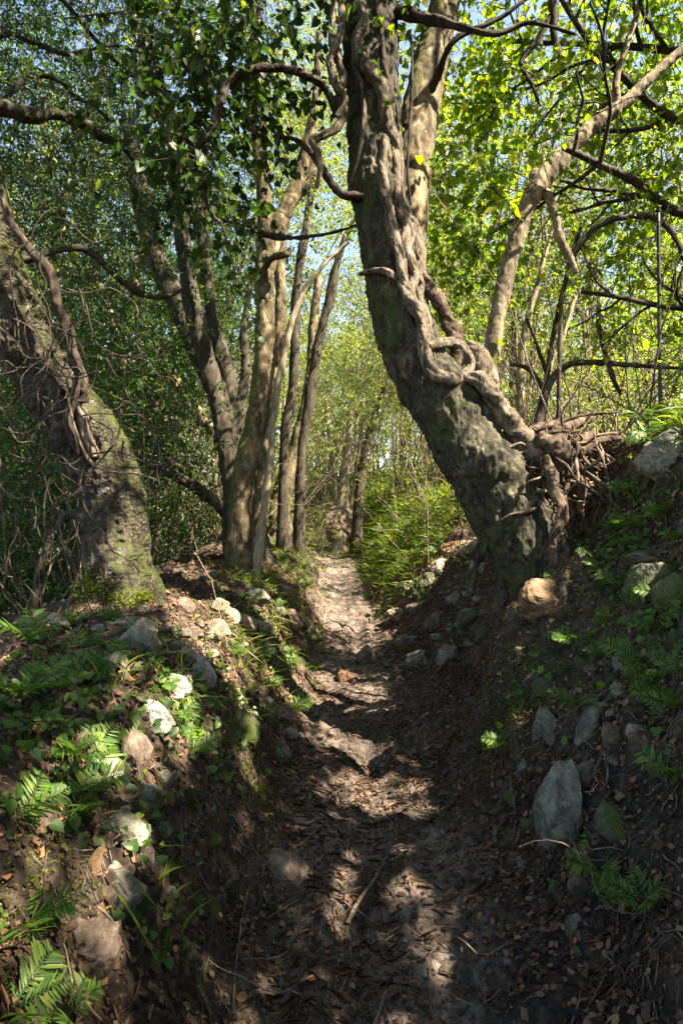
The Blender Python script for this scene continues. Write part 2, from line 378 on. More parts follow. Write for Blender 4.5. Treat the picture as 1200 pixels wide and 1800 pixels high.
def hnormal(x, y, e=.05):
    x = np.asarray(x, float); y = np.asarray(y, float)
    gx = (height(x + e, y) - height(x - e, y)) / (2 * e); gy = (height(x, y + e) - height(x, y - e)) / (2 * e)
    return norm(np.stack([-gx, -gy, np.ones_like(gx)], -1))
def seg(*a): return np.unique(np.concatenate([np.arange(*q) for q in a]))
xs = np.concatenate((-np.geomspace(3.0, 150, 60)[::-1], np.arange(-2.95, 3.0, .016), np.geomspace(3.0, 150, 60)))
ys = np.concatenate((np.arange(-6, .6, .25), np.arange(.6, 4.5, .016), np.arange(4.5, 8, .03), np.arange(8, 16, .08), np.geomspace(16, 220, 60)))
X, Yg = np.meshgrid(xs, ys); Z = height(X, Yg)
pv = np.stack([X, Yg, Z], -1).reshape(-1, 3)
dd = np.abs(X - pathx(Yg)).ravel() + .10 * vnoise(pv * 3.0) + .05 * vnoise(pv * 12)
pm = np.clip((.52 - dd) / .2, 0, 1) * (pv[:, 1] < 24)
nx = len(xs); i = np.arange(len(ys) - 1)[:, None]; j = np.arange(nx - 1)[None]
Fg = np.stack([i * nx + j, i * nx + j + 1, (i + 1) * nx + j + 1, (i + 1) * nx + j], -1).reshape(-1, 4)
fc = (dd[Fg].mean(1) < .45) & (pv[Fg[:, 0], 1] < 24)
for nm, sel in (('path', fc), ('ground', ~fc)):
    used = np.unique(Fg[sel]); mp_ = np.full(len(pv), -1); mp_[used] = np.arange(len(used))
    tag(MB().add(pv[used], mp_[Fg[sel]], pm[used]).build(nm, M['earth']), kind='structure')
# ------------------------------------------------------------------ sun flecks: gaps cut through the leaves toward chosen lit spots
SPOTS = []
def spot(px, py, r, Y=None):
    p = hit(px, py) if Y is None else P(px, py, Y)
    SPOTS.append((p, r))
for a in [(575, 985, .28), (590, 1020, .3), (600, 1060, .3), (620, 1110, .16), (575, 1095, .2), (560, 1215, .22), (520, 1235, .14), (600, 1235, .12), (650, 1285, .12), (640, 1345, .08),
          (655, 1400, .07), (665, 1470, .06), (640, 1530, .06), (690, 1560, .03), (600, 1310, .08), (560, 1400, .05), (600, 1600, .04),
          (370, 1110, .17), (330, 1060, .13), (430, 1100, .14), (400, 1160, .12), (350, 1150, .1), (470, 1120, .16), (500, 1170, .12), (490, 1050, .15), (460, 960, .15),
          (300, 1205, .07), (275, 1255, .06), (225, 1460, .06), (150, 1655, .08), (30, 1620, .14), (110, 1770, .11), (70, 1600, .10), (430, 1250, .07), (190, 1490, .05), (170, 1560, .04),
          (180, 1330, .07), (330, 1290, .05), (120, 1480, .05), (40, 1440, .05), (240, 1350, .04), (700, 1080, .12), (690, 900, 1.1), (650, 930, .9), (740, 890, .5), (700, 850, .6), (620, 860, .5), (660, 960, .4), (570, 940, .4), (600, 905, .4), (760, 1010, .12), (770, 970, .12), (800, 960, .08),
          (630, 1380, .07), (675, 1430, .06), (650, 1500, .07), (700, 1350, .05), (910, 1240, .08), (435, 1350, .06), (740, 1320, .04), (720, 1450, .04), (820, 1700, .03), (620, 1420, .05), (880, 1320, .06), (470, 1180, .08)]: spot(*a)
for a in [(235, 950, .13, 3.8), (245, 1040, .08, 3.8), (185, 760, .10, 3.9), (470, 560, .22, 6), (467, 490, .25, 6), (470, 400, .3, 6), (515, 350, .3, 6), (462, 300, .2, 6), (470, 650, .12, 6),
          (700, 650, .10, 4), (770, 735, .10, 4), (745, 450, .2, 3.9), (730, 560, .14, 3.9), (700, 250, .12, 3.9), (800, 670, .15, 3.9), (860, 720, .16, 3.9), (1000, 760, .25, 3.9), (900, 830, .08, 3.9),
          (862, 620, .2, 4.35), (880, 530, .2, 4.35), (900, 440, .2, 4.35), (935, 350, .2, 4.35), (1000, 262, .15, 4.35), (740, 250, .35, 4.3), (750, 170, .25, 4.3), (1150, 680, .3, 3.6), (960, 730, .3, 4.5),
          (975, 860, .06, 3.85), (1030, 880, .06, 3.9), (1100, 920, .06, 3.1), (500, 860, .4, 9), (440, 880, .10, 5.8), (800, 600, .12, 3.9)]: spot(*a)
NS = len(SPOTS); SPR = [1.0] * NS
for a in [(640, 1340, .32, .75), (650, 1460, .14, .5), (600, 1240, .40, .85), (640, 1420, .1, .4), (600, 1080, .5, .9), (600, 1010, .5, .9), (375, 1110, .36, .97), (340, 1060, .2, .9), (480, 1080, .3, .5), (250, 1250, .25, .3), (170, 1420, .2, .3), (100, 1640, .2, .35), (780, 1050, .3, .35), (1120, 900, .2, .3)]:
    spot(*a[:3]); SPR.append(a[3])
SP = np.array([s[0] for s in SPOTS]); SR = np.array([s[1] for s in SPOTS])
def keep_gaps(pos, grow=.055):
    out = np.ones(len(pos), bool); gg = np.random.default_rng(len(pos))
    for c0 in range(0, len(pos), 200000):
        q = pos[c0:c0 + 200000]; bad = np.zeros(len(q), bool)
        for p, r, pr in zip(SP, SR, SPR):
            v = q - p; t = v @ SUNV; d2 = (v * v).sum(1) - t * t; u = gg.random(len(q))
            bad |= (t > .25) & (d2 < (r + grow) ** 2 * (.75 + .8 * u)) & (gg.random(len(q)) < pr)
        out[c0:c0 + 200000] = ~bad
    return out
def shades_spot(x, y, rad):
    for p, r, pr in zip(SP, SR, SPR):
        for z in (2.5, 4, 5.5, 7, 8.5):
            if z < p[2]: continue
            q = p + SUNV * ((z - p[2]) / SUNV[2])
            if math.hypot(q[0] - x, q[1] - y) < rad: return True
    return False
# ------------------------------------------------------------------ wood helpers
def px_path(pts, Y=None):
    """(px, py, width px[, Y]) -> points and radii in metres"""
    c = []; r = []
    for q in pts:
        y = q[3] if len(q) > 3 else Y
        c.append(P(q[0], q[1], y)); r.append(q[2] / F * y / 2)
    return np.array(c), np.array(r)
def bark_disp(lump=.06, ridge=.012, sc=9, st=.35, knob=0.0, seed=0, flare=None):
    def f(th, s, p, r, d):
        q = p * np.array((1, 1, st)) * sc + seed
        o = r * lump * 1.6 * fbm(p * 2.6 + seed, 3) + ridge * (ridged(q, 3) * .7 + .5 * fbm(q * 2.7, 3))
        if knob: o = o + knob * np.clip(ridged(p * np.array((1, 1, .8)) * 22 + seed, 2), -1, 1)
        if flare: o = o + r * flare[0] * np.exp(-s / flare[1]) * (1 + .7 * np.sin(th * flare[2] + seed))
        return o
    return f
def small_disp(seed=0, a=.16, rid=.10):
    def f(th, s, p, r, d):
        tw = th + s * 7.0 + 1.5 * vnoise(p * 5 + seed)
        return r * (a * 1.3 * fbm(p * 9 + seed, 3) + rid * 1.8 * ridged(np.stack([np.cos(tw) * 2.2, np.sin(tw) * 2.2, s * 6], -1) + seed, 3) + .10 * np.sin(3 * tw) - .08)
    return f
def grow(g, p, d, L, r, lvl, T, A, up=.08, wand=.28, kids=(3, 5), spread=.9, shrink=.62, n=6):
    pts = [np.array(p, float)]; d = norm(np.array(d, float)); st = L / (n - 1)
    for k in range(n - 1):
        d = norm(d + g.normal(0, wand, 3) + np.array((0, 0, up))); pts.append(pts[-1] + d * st)
    pts = np.array(pts); rr = np.linspace(r, r * .45, n); T.append((pts, rr, lvl))
    if lvl == 0:
        for k in range(1, n): A.append((pts[k], norm(pts[k] - pts[k - 1])))
        return
    for k in range(int(g.integers(*kids))):
        t = g.uniform(.3, 1.0); i = min(int(t * (n - 1)), n - 2); f = t * (n - 1) - i
        q = pts[i] * (1 - f) + pts[i + 1] * f
        dd = norm(pts[i + 1] - pts[i]); s = norm(np.cross(dd, g.normal(0, 1, 3)))
        grow(g, q, dd * .6 + s * spread, L * shrink * g.uniform(.7, 1.2), r * (1 - .55 * t) * .62, lvl - 1, T, A, up, wand, kids, spread, shrink, n)
def tubes_from(T, mb, nseg=5):
    for pts, rr, lvl in T:
        add_tube(mb, pts, rr, nseg=4 if lvl == 0 else nseg + lvl, n=len(pts) if lvl == 0 else 2 * len(pts), cap=False)
def twig_cloud(g, starts, L, nleaf, size, tpl, mbw, mbl, droop=.25, rad=.0022, up=.7, hang=.4, keep=keep_gaps, dirs=None, thin=1.0):
    if keep is not None: starts_k = keep(starts); starts = starts[starts_k]; dirs = None if dirs is None else dirs[starts_k]
    N = len(starts)
    if not N: return
    d = norm(g.normal(0, 1, (N, 3)) * np.array((1, 1, .55))) if dirs is None else norm(dirs)
    Ls = L * g.uniform(.6, 1.4, N); s = np.linspace(0, 1, 5)
    bend = g.normal(0, .25, (N, 3))
    def pos_at(sv, idx):
        l = Ls[idx]
        return starts[idx] + d[idx] * (sv * l)[:, None] + bend[idx] * ((sv * sv) * l)[:, None] + np.array((0, 0, -1.)) * (droop * sv * sv * l)[:, None]
    ii = np.repeat(np.arange(N), 5)
    path = pos_at(np.tile(s, N), ii).reshape(N, 5, 3)
    if mbw is not None: many_tubes(mbw, path, np.linspace(rad * 1.4, rad * .5, 5)[None].repeat(N, 0), 3, g.random(N))
    k = np.repeat(np.arange(N), nleaf); sv = g.uniform(.12, 1, len(k))
    pos = pos_at(sv, k); tan = norm(d[k] + 2 * bend[k] * sv[:, None])
    side = norm(np.cross(tan, g.normal(0, 1, (len(k), 3))))
    ld = norm(tan * .5 + side * .9 + np.array((0, 0, -hang)))
    nr = norm(g.normal(0, .55, (len(k), 3)) + np.array((0, 0, up)))
    add_leaves(mbl, pos + side * size * .2, ld, nr, size * g.uniform(.45, 1.35, len(k)), tpl, g, keep)
# ------------------------------------------------------------------ the big leaning tree on the right bank
RT = [(990, 1090, 150, 3.98), (972, 1040, 140, 3.95), (942, 985, 136, 3.95), (892, 900, 128, 3.95), (830, 800, 116, 3.95), (772, 705, 110, 3.98), (730, 630, 104, 4.0), (706, 560, 98, 4.02),
      (689, 480, 94, 4.05), (676, 400, 90, 4.08), (661, 300, 87, 4.12), (652, 200, 85, 4.16), (648, 100, 84, 4.2), (645, 0, 84, 4.25), (640, -160, 80, 4.3), (628, -400, 70, 4.35), (600, -700, 56, 4.4)]
def rfront(px, py, r, extra=0.0):
    best = None
    for (x0, y0, w0, Y0), (x1, y1, w1, Y1) in zip(RT[:-1], RT[1:]):
        v = np.array((x1 - x0, y1 - y0)); t = np.clip(np.dot((px - x0, py - y0), v) / v.dot(v), 0, 1)
        c = np.array((x0, y0)) + v * t; dist = np.hypot(px - c[0], py - c[1]); ww = w0 + (w1 - w0) * t; Y = Y0 + (Y1 - Y0) * t
        if best is None or dist / ww < best[0]: best = (dist / ww, dist, ww, Y)
    _, dist, ww, Y = best; R = ww / 2 / F * Y; dm = min(dist / F * Y, R * 1.25)
    return Y - math.sqrt(max((R * 1.10) ** 2 - dm * dm, 0)) - r * .95 - extra
base = P(945, 1000, 3.95)
lean = empty('leaning_tree', base, label='massive leaning grey tree wrapped in braided vines, rooted on the right bank', cat='tree')
c, r = px_path(RT)
add_tube(mb := MB(), c, r, nseg=260, n=620, disp=bark_disp(.10, .013, 15, .40, .010, 3, (.22, .22, 3)), cap=False)
mb.build('trunk', M['bark_lean'], lean)
# the lit upper limb that forks off behind
c, r = px_path([(700, 500, 60, 4.15), (712, 410, 70, 4.22), (722, 330, 68, 4.28), (732, 240, 66, 4.34), (748, 150, 62, 4.4), (768, 60, 50, 4.5), (800, -60, 44, 4.6), (860, -300, 34, 4.8)])
add_tube(mb := MB(), c, r, nseg=90, n=200, disp=bark_disp(.09, .008, 10, .5, .004, 5), cap=False); mb.build('limb', M['bark_slim'], lean)
def branch(root, pts, Y, m, name='branch', ns=12, seed=0, a=.16):
    c, r = px_path(pts, Y); mb = MB(); add_tube(mb, c, r, nseg=ns, n=10 * len(pts), disp=small_disp(seed, a)); return mb.build(name, m, root)
branch(lean, [(690, 362, 26), (662, 352, 22), (640, 345, 17), (604, 342, 15), (585, 325, 14), (566, 296, 13), (545, 268, 10), (520, 245, 7), (480, 240, 5)], 3.98, M['vine_dark'], seed=2)
branch(lean, [(745, 200, 20, 4.35), (770, 130, 12, 4.2), (800, 70, 9, 4.1), (880, 30, 8, 4.1), (960, -30, 6, 4.1)], 4.2, M['vine_dark'], seed=4)
branch(lean, [(700, 20, 24, 4.2), (800, 45, 12, 4.0), (870, 60, 9, 3.9), (930, 40, 7, 3.9), (1010, 60, 5, 3.8)], 4.2, M['vine_dark'], seed=5)
branch(lean, [(1010, -120, 30, 4.6), (975, -20, 16, 4.6), (972, 50, 13, 4.6), (985, 105, 9, 4.6), (990, 125, 5, 4.6)], 4.6, M['vine_dark'], seed=6)
branch(lean, [(970, 20, 10, 4.6), (945, 70, 9, 4.6), (915, 110, 8, 4.6), (935, 150, 7, 4.6), (948, 185, 4, 4.6)], 4.6, M['vine_dark'], seed=7)
# exposed roots round the base
for k, pts in enumerate([[(990, 1000, 40, 3.84), (1010, 1030, 24, 3.78), (1045, 1045, 12, 3.74)],
                         [(860, 930, 20, 3.92), (850, 965, 14, 3.9), (835, 1000, 9, 3.92), (832, 1040, 5, 3.9)]]):
    c, r = px_path(pts); add_tube(mb := MB(), c, r, nseg=16, n=50, disp=small_disp(k, .3, .2)); mb.build('root', M['bark_lean'], lean)
# ------------------------------------------------------------------ woody vines that climb it
VG = 'woody vines climbing the leaning tree'
def vine(label, pts, m='vine', extra=0.0, ns=28, seed=0, name='climbing_vine', grp=VG, cat='vine', a=.16, Y=None):
    c = []; r = []
    for q in pts:
        yy = q[3] if len(q) > 3 else (Y if Y is not None else None)
        if yy is None: yy = rfront(q[0], q[1], q[2] / F * 4 / 2, extra)
        c.append(P(q[0], q[1], yy)); r.append(q[2] * (.80 if grp == VG else 1) / F * yy / 2)
    if name == 'exposed_root': r[0] *= .35; r[-1] *= .5
    mb = MB(); add_tube(mb, c, r, nseg=ns, n=(22 if ns > 12 else 9) * len(pts), disp=small_disp(seed, a) if ns > 6 else None)
    o = mb.build(name, M[m], origin=c[-1]); tag(o, label, cat, grp); return o
vine('thick pale vine snaking down the top of the leaning trunk from the upper edge', [(640, -60, 20), (634, 0, 20), (640, 40, 22), (628, 68, 26), (630, 95, 27), (648, 125, 27), (668, 150, 27), (674, 185, 25), (683, 222, 25), (694, 255, 25), (698, 300, 25), (700, 345, 22), (712, 375, 24), (728, 400, 25), (736, 432, 26), (739, 475, 24), (744, 500, 22)], seed=1)
vine('longest vine bending along the leaning trunk and down to the root ledge', [(676, 240, 16), (674, 300, 18), (678, 345, 20), (684, 385, 24), (694, 420, 26), (704, 452, 24), (708, 490, 26), (718, 520, 27), (736, 552, 28), (746, 590, 28), (748, 625, 26), (760, 655, 26), (783, 668, 26), (812, 668, 27), (840, 668, 34, 3.78), (860, 694, 38, 3.8), (882, 724, 40, 3.82), (908, 758, 42, 3.84), (933, 790, 44, 3.84), (955, 824, 38, 3.86), (975, 862, 22, 3.9)], seed=2, a=.22)
vine('short vine twisted through the middle of the braid', [(697, 352, 14), (704, 378, 18), (716, 400, 20), (712, 428, 20), (722, 455, 20), (728, 485, 20), (722, 515, 18), (732, 545, 20), (742, 570, 16)], seed=3, extra=.02)
vine('pale vine crossing over the braid in small loops', [(705, 372, 10), (722, 385, 15), (726, 408, 17), (716, 440, 17), (726, 470, 17), (740, 500, 16), (738, 530, 15), (752, 560, 14), (752, 600, 13)], seed=4, extra=.035)
vine('rough reddish vine leaving the braid toward the upper roots', [(740, 485, 22, 3.92), (757, 512, 28, 3.92), (776, 540, 32, 3.94), (790, 570, 33, 3.95), (800, 600, 32, 3.95), (806, 625, 28, 3.93), (796, 650, 20, 3.9)], m='root', seed=5, a=.3)
vine('vine making a round loop over the trunk above the root elbow', [(750, 608, 16), (778, 602, 20), (803, 604, 21), (820, 622, 22), (827, 645, 22), (812, 664, 20)], seed=6, extra=.05)
vine('thick stub of vine rising behind the round loop', [(818, 604, 18, 3.95), (838, 622, 34, 3.95), (850, 645, 40, 3.92), (856, 675, 40, 3.88)], seed=7)
vine('thin vine ringing the trunk at mid height', [(632, 482, 10), (650, 476, 11), (675, 476, 13), (697, 490, 14), (712, 505, 12)], seed=8)
vine('dark twisted vine hanging in coils left of the upper trunk', [(588, -40, 14, 4.0), (585, 20, 15, 4.0), (583, 62, 16, 4.0), (592, 100, 18, 3.98), (603, 140, 17, 3.96), (595, 170, 18, 3.96), (603, 200, 17, 3.94), (590, 226, 17, 3.92), (565, 238, 17, 3.9), (548, 246, 16, 3.9), (560, 268, 15, 3.9), (562, 300, 14, 3.92), (556, 330, 10, 3.95)], m='vine', seed=9, a=.25)
vine('second dark strand knotted round the coiled hanging vine', [(597, -40, 11, 4.0), (600, 40, 12, 4.0), (590, 80, 14, 3.95), (580, 110, 15, 3.93), (590, 150, 14, 3.9), (606, 175, 12, 3.9), (592, 205, 10, 3.88)], m='vine', seed=10, a=.25)
vine('large dark vine arching left across the clearing from the coils', [(592, 205, 13, 3.95), (580, 170, 12, 3.9), (560, 145, 12, 3.85), (520, 126, 13, 3.8), (480, 119, 13, 3.75), (440, 124, 13, 3.7), (405, 142, 12, 3.65), (386, 185, 11, 3.6), (372, 232, 10, 3.6), (345, 262, 8, 3.6), (320, 280, 7, 3.6), (318, 305, 5, 3.6)], m='vine_dark', seed=11, grp='dark vines arching over the clearing')
vine('dark vine drooping in a long curve below the arch', [(400, 148, 10, 3.68), (384, 190, 10, 3.7), (366, 240, 9, 3.7), (358, 290, 9, 3.7), (358, 335, 8, 3.7), (372, 375, 7, 3.7), (392, 400, 5, 3.7), (400, 440, 3, 3.7)], m='vine_dark', seed=12, grp='dark vines arching over the clearing')
vine('slender vine running down the left edge of the dark upper trunk', [(622, 60, 8), (622, 110, 9), (636, 150, 9), (640, 200, 9), (634, 260, 9), (622, 310, 9), (612, 340, 8)], seed=13)
vine('straight vine beside the right edge of the upper trunk', [(664, -40, 16), (664, 10, 17), (668, 60, 16), (676, 120, 13), (690, 180, 12), (708, 240, 8, 4.2)], m='vine_dark', seed=14)
vine('thin dangling vine beside the lit limb', [(722, 60, 5, 4.0), (724, 130, 6, 4.0), (720, 220, 6, 4.0), (716, 300, 5, 4.0), (722, 360, 4, 4.0)], m='vine_dark', seed=15)
vine('knotted stick lying level between the slim tree and the leaning trunk', [(662, 378, 4, 4.0), (620, 398, 5, 4.3), (570, 412, 7, 4.9), (520, 418, 9, 5.5), (490, 416, 15, 5.75), (452, 412, 15, 5.8)], m='vine_dark', seed=16, a=.3)
# ------------------------------------------------------------------ root tangle on the ledge
g = np.random.default_rng(5)
RG = 'roots tangled on the ledge behind the leaning tree'
def root(label, pts, seed, ns=16, a=.28, m='root'):
    return vine(label, pts, m=m, seed=seed, name='exposed_root', grp=RG, cat='root', a=a, ns=ns)
root('long twisted root dangling in front of the dark hollow', [(958, 800, 20, 3.72), (966, 830, 22, 3.70), (970, 860, 19, 3.68), (985, 885, 17, 3.66), (984, 915, 15, 3.65), (972, 945, 17, 3.64), (972, 975, 19, 3.62), (978, 1000, 15, 3.60), (990, 1022, 9, 3.58)], 21)
root('thin root forking right beside the long dangling root', [(976, 852, 9, 3.78), (992, 880, 9, 3.8), (994, 915, 9, 3.82), (1000, 945, 11, 3.83), (1015, 955, 13, 3.85), (1030, 948, 10, 3.9)], 22)
root('stubby root foot curling out at the base of the hollow', [(975, 978, 14, 3.72), (992, 986, 14, 3.74), (1010, 982, 9, 3.8)], 23)
root('smooth broad root arching down at the right of the hollow', [(1000, 835, 22, 3.95), (1018, 850, 30, 3.9), (1032, 872, 28, 3.86), (1048, 892, 16, 3.86)], 24)
root('curved pale root hugging the back of the hollow', [(1002, 880, 10, 3.95), (1008, 910, 20, 3.92), (1014, 940, 16, 3.9)], 25)
root('pale log-like root on top of the ledge', [(960, 772, 16, 3.95), (985, 755, 24, 3.98), (1012, 743, 24, 4.05), (1042, 736, 20, 4.12)], 26)
root('orange-brown root knuckle in the middle of the tangle', [(930, 786, 30, 3.82), (955, 778, 36, 3.8), (978, 786, 38, 3.78), (992, 802, 26, 3.8), (1000, 818, 16, 3.85)], 27)
root('knobbly root running right along the ledge', [(960, 760, 22, 3.95), (985, 772, 26, 3.9), (1010, 776, 22, 3.92), (1040, 768, 20, 4.0), (1080, 764, 16, 4.1)], 28)
root('root branching toward the grassy bank top', [(1000, 800, 22, 3.88), (1025, 792, 18, 3.9), (1050, 776, 14, 3.95), (1090, 770, 9, 4.0)], 29)
root('lower root bending back under the ledge', [(968, 812, 24, 3.8), (990, 826, 26, 3.85), (1012, 822, 18, 3.92), (1030, 806, 12, 4.0)], 30)
root('low root lying beside the fat vine elbow', [(925, 760, 14, 3.92), (945, 752, 18, 3.95), (968, 748, 16, 4.0), (990, 738, 12, 4.1)], 31)
for k in range(46):
    x0 = g.uniform(930, 1075); y0 = g.uniform(745, 850); Y0 = g.uniform(3.72, 4.0)
    pts = [(x0, y0, 8, Y0)]; a_ = g.uniform(-.2, 2.6)
    for q in range(5):
        a_ += g.normal(0, .6); x0 += 24 * math.cos(a_); y0 += 22 * math.sin(a_) + 4; Y0 += g.uniform(-.05, .04)
        pts.append((x0, y0, g.uniform(3, 8) * (1 - q * .12), max(Y0, 3.6)))
    root('thin wiry root in the tangle on the ledge', pts, 40 + k, ns=7, m='root' if k % 2 else 'twig')
# ------------------------------------------------------------------ the mossy oak on the left
OG = [(228, 1120, 165, 3.95), (220, 1075, 138, 3.95), (216, 1030, 122, 3.95), (213, 980, 116, 3.95), (211, 920, 116, 3.95), (200, 860, 122, 3.95), (176, 800, 124, 3.93), (142, 745, 124, 3.9), (100, 690, 120, 3.87),
      (58, 620, 114, 3.82), (25, 545, 106, 3.78), (2, 470, 98, 3.75), (-18, 390, 90, 3.72), (-40, 280, 84, 3.7), (-70, 120, 78, 3.7), (-100, -120, 66, 3.7), (-120, -420, 50, 3.8)]
OG = [(a - (6 if b < 1000 else 0), b, w_ * (.87 if b < 900 else .93), y_) for a, b, w_, y_ in OG]
oak = empty('oak_tree', P(214, 1060, 3.95), label='thick mossy tree with scaly bark leaning out of the left edge', cat='tree')
c, r = px_path(OG)
add_tube(mb := MB(), c, r, nseg=260, n=560, disp=bark_disp(.08, .010, 10, .7, .010, 8, (.22, .30, 4)), cap=False); mb.build('trunk', M['bark_oak'], oak)
for k, pts in enumerate([[(-60, 190, 30, 3.7), (0, 190, 26, 3.8), (50, 202, 22, 3.9), (100, 202, 20, 4.0), (145, 214, 18, 4.1), (175, 238, 15, 4.2), (208, 255, 10, 4.3), (235, 280, 6, 4.4)],
                         [(-50, 250, 16, 3.7), (-10, 200, 9, 3.8), (40, 142, 8, 3.9), (80, 133, 8, 4.0), (115, 150, 8, 4.1), (135, 172, 7, 4.2), (165, 186, 6, 4.3), (195, 215, 5, 4.4)],
                         [(-30, 460, 26, 3.75), (40, 455, 14, 3.9), (105, 440, 12, 4.0), (150, 438, 12, 4.1), (185, 466, 13, 4.2), (215, 495, 13, 4.3), (250, 516, 12, 4.4), (285, 522, 8, 4.5), (320, 510, 5, 4.6)],
                         [(-60, 120, 20, 3.7), (0, 60, 10, 3.9), (60, 75, 8, 4.1), (120, 95, 7, 4.2), (200, 80, 5, 4.4), (260, 100, 4, 4.5)],
                         [(-90, -60, 26, 3.7), (0, -70, 14, 4.0), (90, -20, 10, 4.3), (160, 60, 8, 4.5), (215, 120, 6, 4.7), (260, 150, 4, 4.8)],
                         [(150, 905, 20, 3.95), (120, 905, 15, 3.95), (98, 935, 14, 3.9), (80, 970, 13, 3.86), (66, 1020, 11, 3.85), (60, 1075, 9, 3.85)]]):
    c, r = px_path(pts); add_tube(mb := MB(), c, r, nseg=12, n=12 * len(pts), disp=small_disp(k + 3, .2)); mb.build('branch', M['bark_dark'], oak)
# shaggy moss cushions at the foot and on the upper side
def moss_tufts(name, root, pts, N, seed, size=.012):
    g = np.random.default_rng(seed); mb = MB(); pts = np.array(pts)
    q = pts[g.integers(0, len(pts), N), :3] + 0; w_ = pts[g.integers(0, len(pts), N)]
    idx = g.integers(0, len(pts), N); q = pts[idx, :3] + g.normal(0, 1, (N, 3)) * pts[idx, 3:4] * .5
    d = norm(g.normal(0, 1, (N, 3)) + np.array((0, -.5, .2))); add_leaves(mb, q, d, norm(g.normal(0, 1, (N, 3))), size * g.uniform(.6, 1.6, N), OVAL, g)
    return mb.build(name, M['grass'] if False else M['moss_leaf'], root)
M['moss_leaf'] = leaf_mat('moss_leaf', [(0, (.045, .065, .010)), (.6, (.11, .14, .014)), (1, (.19, .22, .02))], (1.5, 1.5, .7), .3, .8, .1)
moss_tufts('moss', oak, [(*P(a, b, Y), s) for a, b, Y, s in [(175, 1000, 3.78, .06), (165, 1030, 3.76, .08), (190, 1040, 3.74, .09), (160, 1060, 3.74, .09), (215, 1060, 3.74, .08), (235, 1068, 3.76, .06), (255, 1052, 3.78, .04), (150, 1080, 3.7, .07)]], 9000, 3)
# curling vines on the oak
LG = 'vines hanging on the mossy left tree'
def lv(label, pts, m='vine_dark', seed=0, ns=12): return vine(label, pts, m=m, seed=seed, name='hanging_vine', grp=LG, ns=ns)
lv('dark stout vine running down the front of the mossy tree', [(5, 350, 10, 3.5), (22, 395, 14, 3.5), (55, 440, 16, 3.5), (90, 480, 17, 3.52), (100, 530, 18, 3.54), (118, 575, 19, 3.58), (128, 620, 20, 3.62), (143, 665, 22, 3.66), (142, 705, 22, 3.7)], seed=61)
lv('pale thick vine elbow on the trunk where the moss begins', [(142, 715, 16, 3.7), (148, 745, 22, 3.7), (158, 775, 22, 3.7), (168, 802, 16, 3.72)], m='vine', seed=62)
lv('dark vine looping left of the mossy trunk', [(115, 600, 10, 3.6), (138, 640, 11, 3.6), (132, 690, 13, 3.62), (120, 730, 14, 3.64), (128, 770, 12, 3.66), (138, 800, 8, 3.7)], seed=63)
lv('pale tendril curving right off the mossy trunk', [(120, 700, 3, 3.5), (135, 760, 4, 3.5), (160, 812, 5, 3.5), (200, 830, 4, 3.48), (240, 832, 4, 3.45), (275, 844, 3, 3.4)], m='twig', seed=64)
g = np.random.default_rng(77)
for k in range(62):
    t = g.random(); zone = k % 3
    x0, y0 = (g.uniform(-20, 150), g.uniform(380, 620)) if zone == 0 else ((g.uniform(0, 230), g.uniform(580, 800)) if zone == 1 else (g.uniform(-20, 170), g.uniform(760, 980)))
    Y0 = g.uniform(3.2, 3.55); a_ = g.uniform(.4, 2.5); pts = []
    L = int(g.integers(6, 11)); wq = g.uniform(1.8, 4.2)
    for q in range(L):
        pts.append((x0, y0, wq * (1 - .5 * q / L), Y0)); a_ += g.normal(0, .55) + .12 * (1.4 - a_)
        x0 += 26 * math.cos(a_); y0 += 30 * math.sin(a_) + 3; Y0 += g.uniform(-.06, .04)
    lv('thin curling tendril among many on the mossy left tree', pts, m='vine_dark', seed=70 + k, ns=5)
# ------------------------------------------------------------------ hand placed forest trees
def forest_tree(label, stems, m, Y, group='forest trees around the path', base=None, seed=0, name='slim_tree', cat='tree', ns=40):
    root = empty(name, P(*(base or stems[0][0][:2]), stems[0][0][3] if len(stems[0][0]) > 3 else Y), label=label, cat=cat, group=group)
    for k, pts in enumerate(stems):
        c, r = px_path(pts, Y)
        if k == 0:
            gz = float(height(c[0, 0], c[0, 1])) - .12
            if c[0, 2] > gz + .1:
                q = c[0] + np.array(((c[0, 0] - c[1, 0]) * .4, .05, 0)); q[2] = gz
                c = np.vstack((q, c)); r = np.concatenate(([r[0] * 1.35], r)); pts = [0] + list(pts)
        mb = MB(); add_tube(mb, c, r, nseg=ns if k == 0 else max(10, ns // 2), n=26 * len(pts) if ns > 20 else 10 * len(pts), disp=bark_disp(.14, .007, 13, .4, 0.003 if ns > 20 else 0, seed + k, (.3, .14, 3) if k == 0 and ns > 20 else None), cap=False)
        mb.build('trunk' if k == 0 else 'branch', m, root)
    return root
slim = forest_tree('slim sunlit tree forking into a V beside the path on the left', [
    [(416, 1030, 62), (419, 990, 46), (422, 930, 43), (427, 870, 42), (436, 810, 41), (448, 750, 38), (459, 690, 39), (465, 620, 35), (466, 540, 33), (465, 480, 31), (466, 430, 25), (467, 390, 27), (463, 330, 27), (456, 260, 25), (453, 180, 22), (450, 100, 19), (448, 0, 17), (440, -200, 12)],
    [(464, 505, 24), (474, 452, 28), (484, 408, 27), (500, 372, 27), (516, 338, 25), (528, 300, 22), (538, 262, 19), (548, 215, 15), (556, 160, 12), (560, 60, 8)],
    [(465, 470, 8, 5.9), (480, 452, 10, 5.85), (500, 448, 9, 5.8), (512, 438, 6, 5.8)]], M['bark_slim'], 6.0, seed=11)
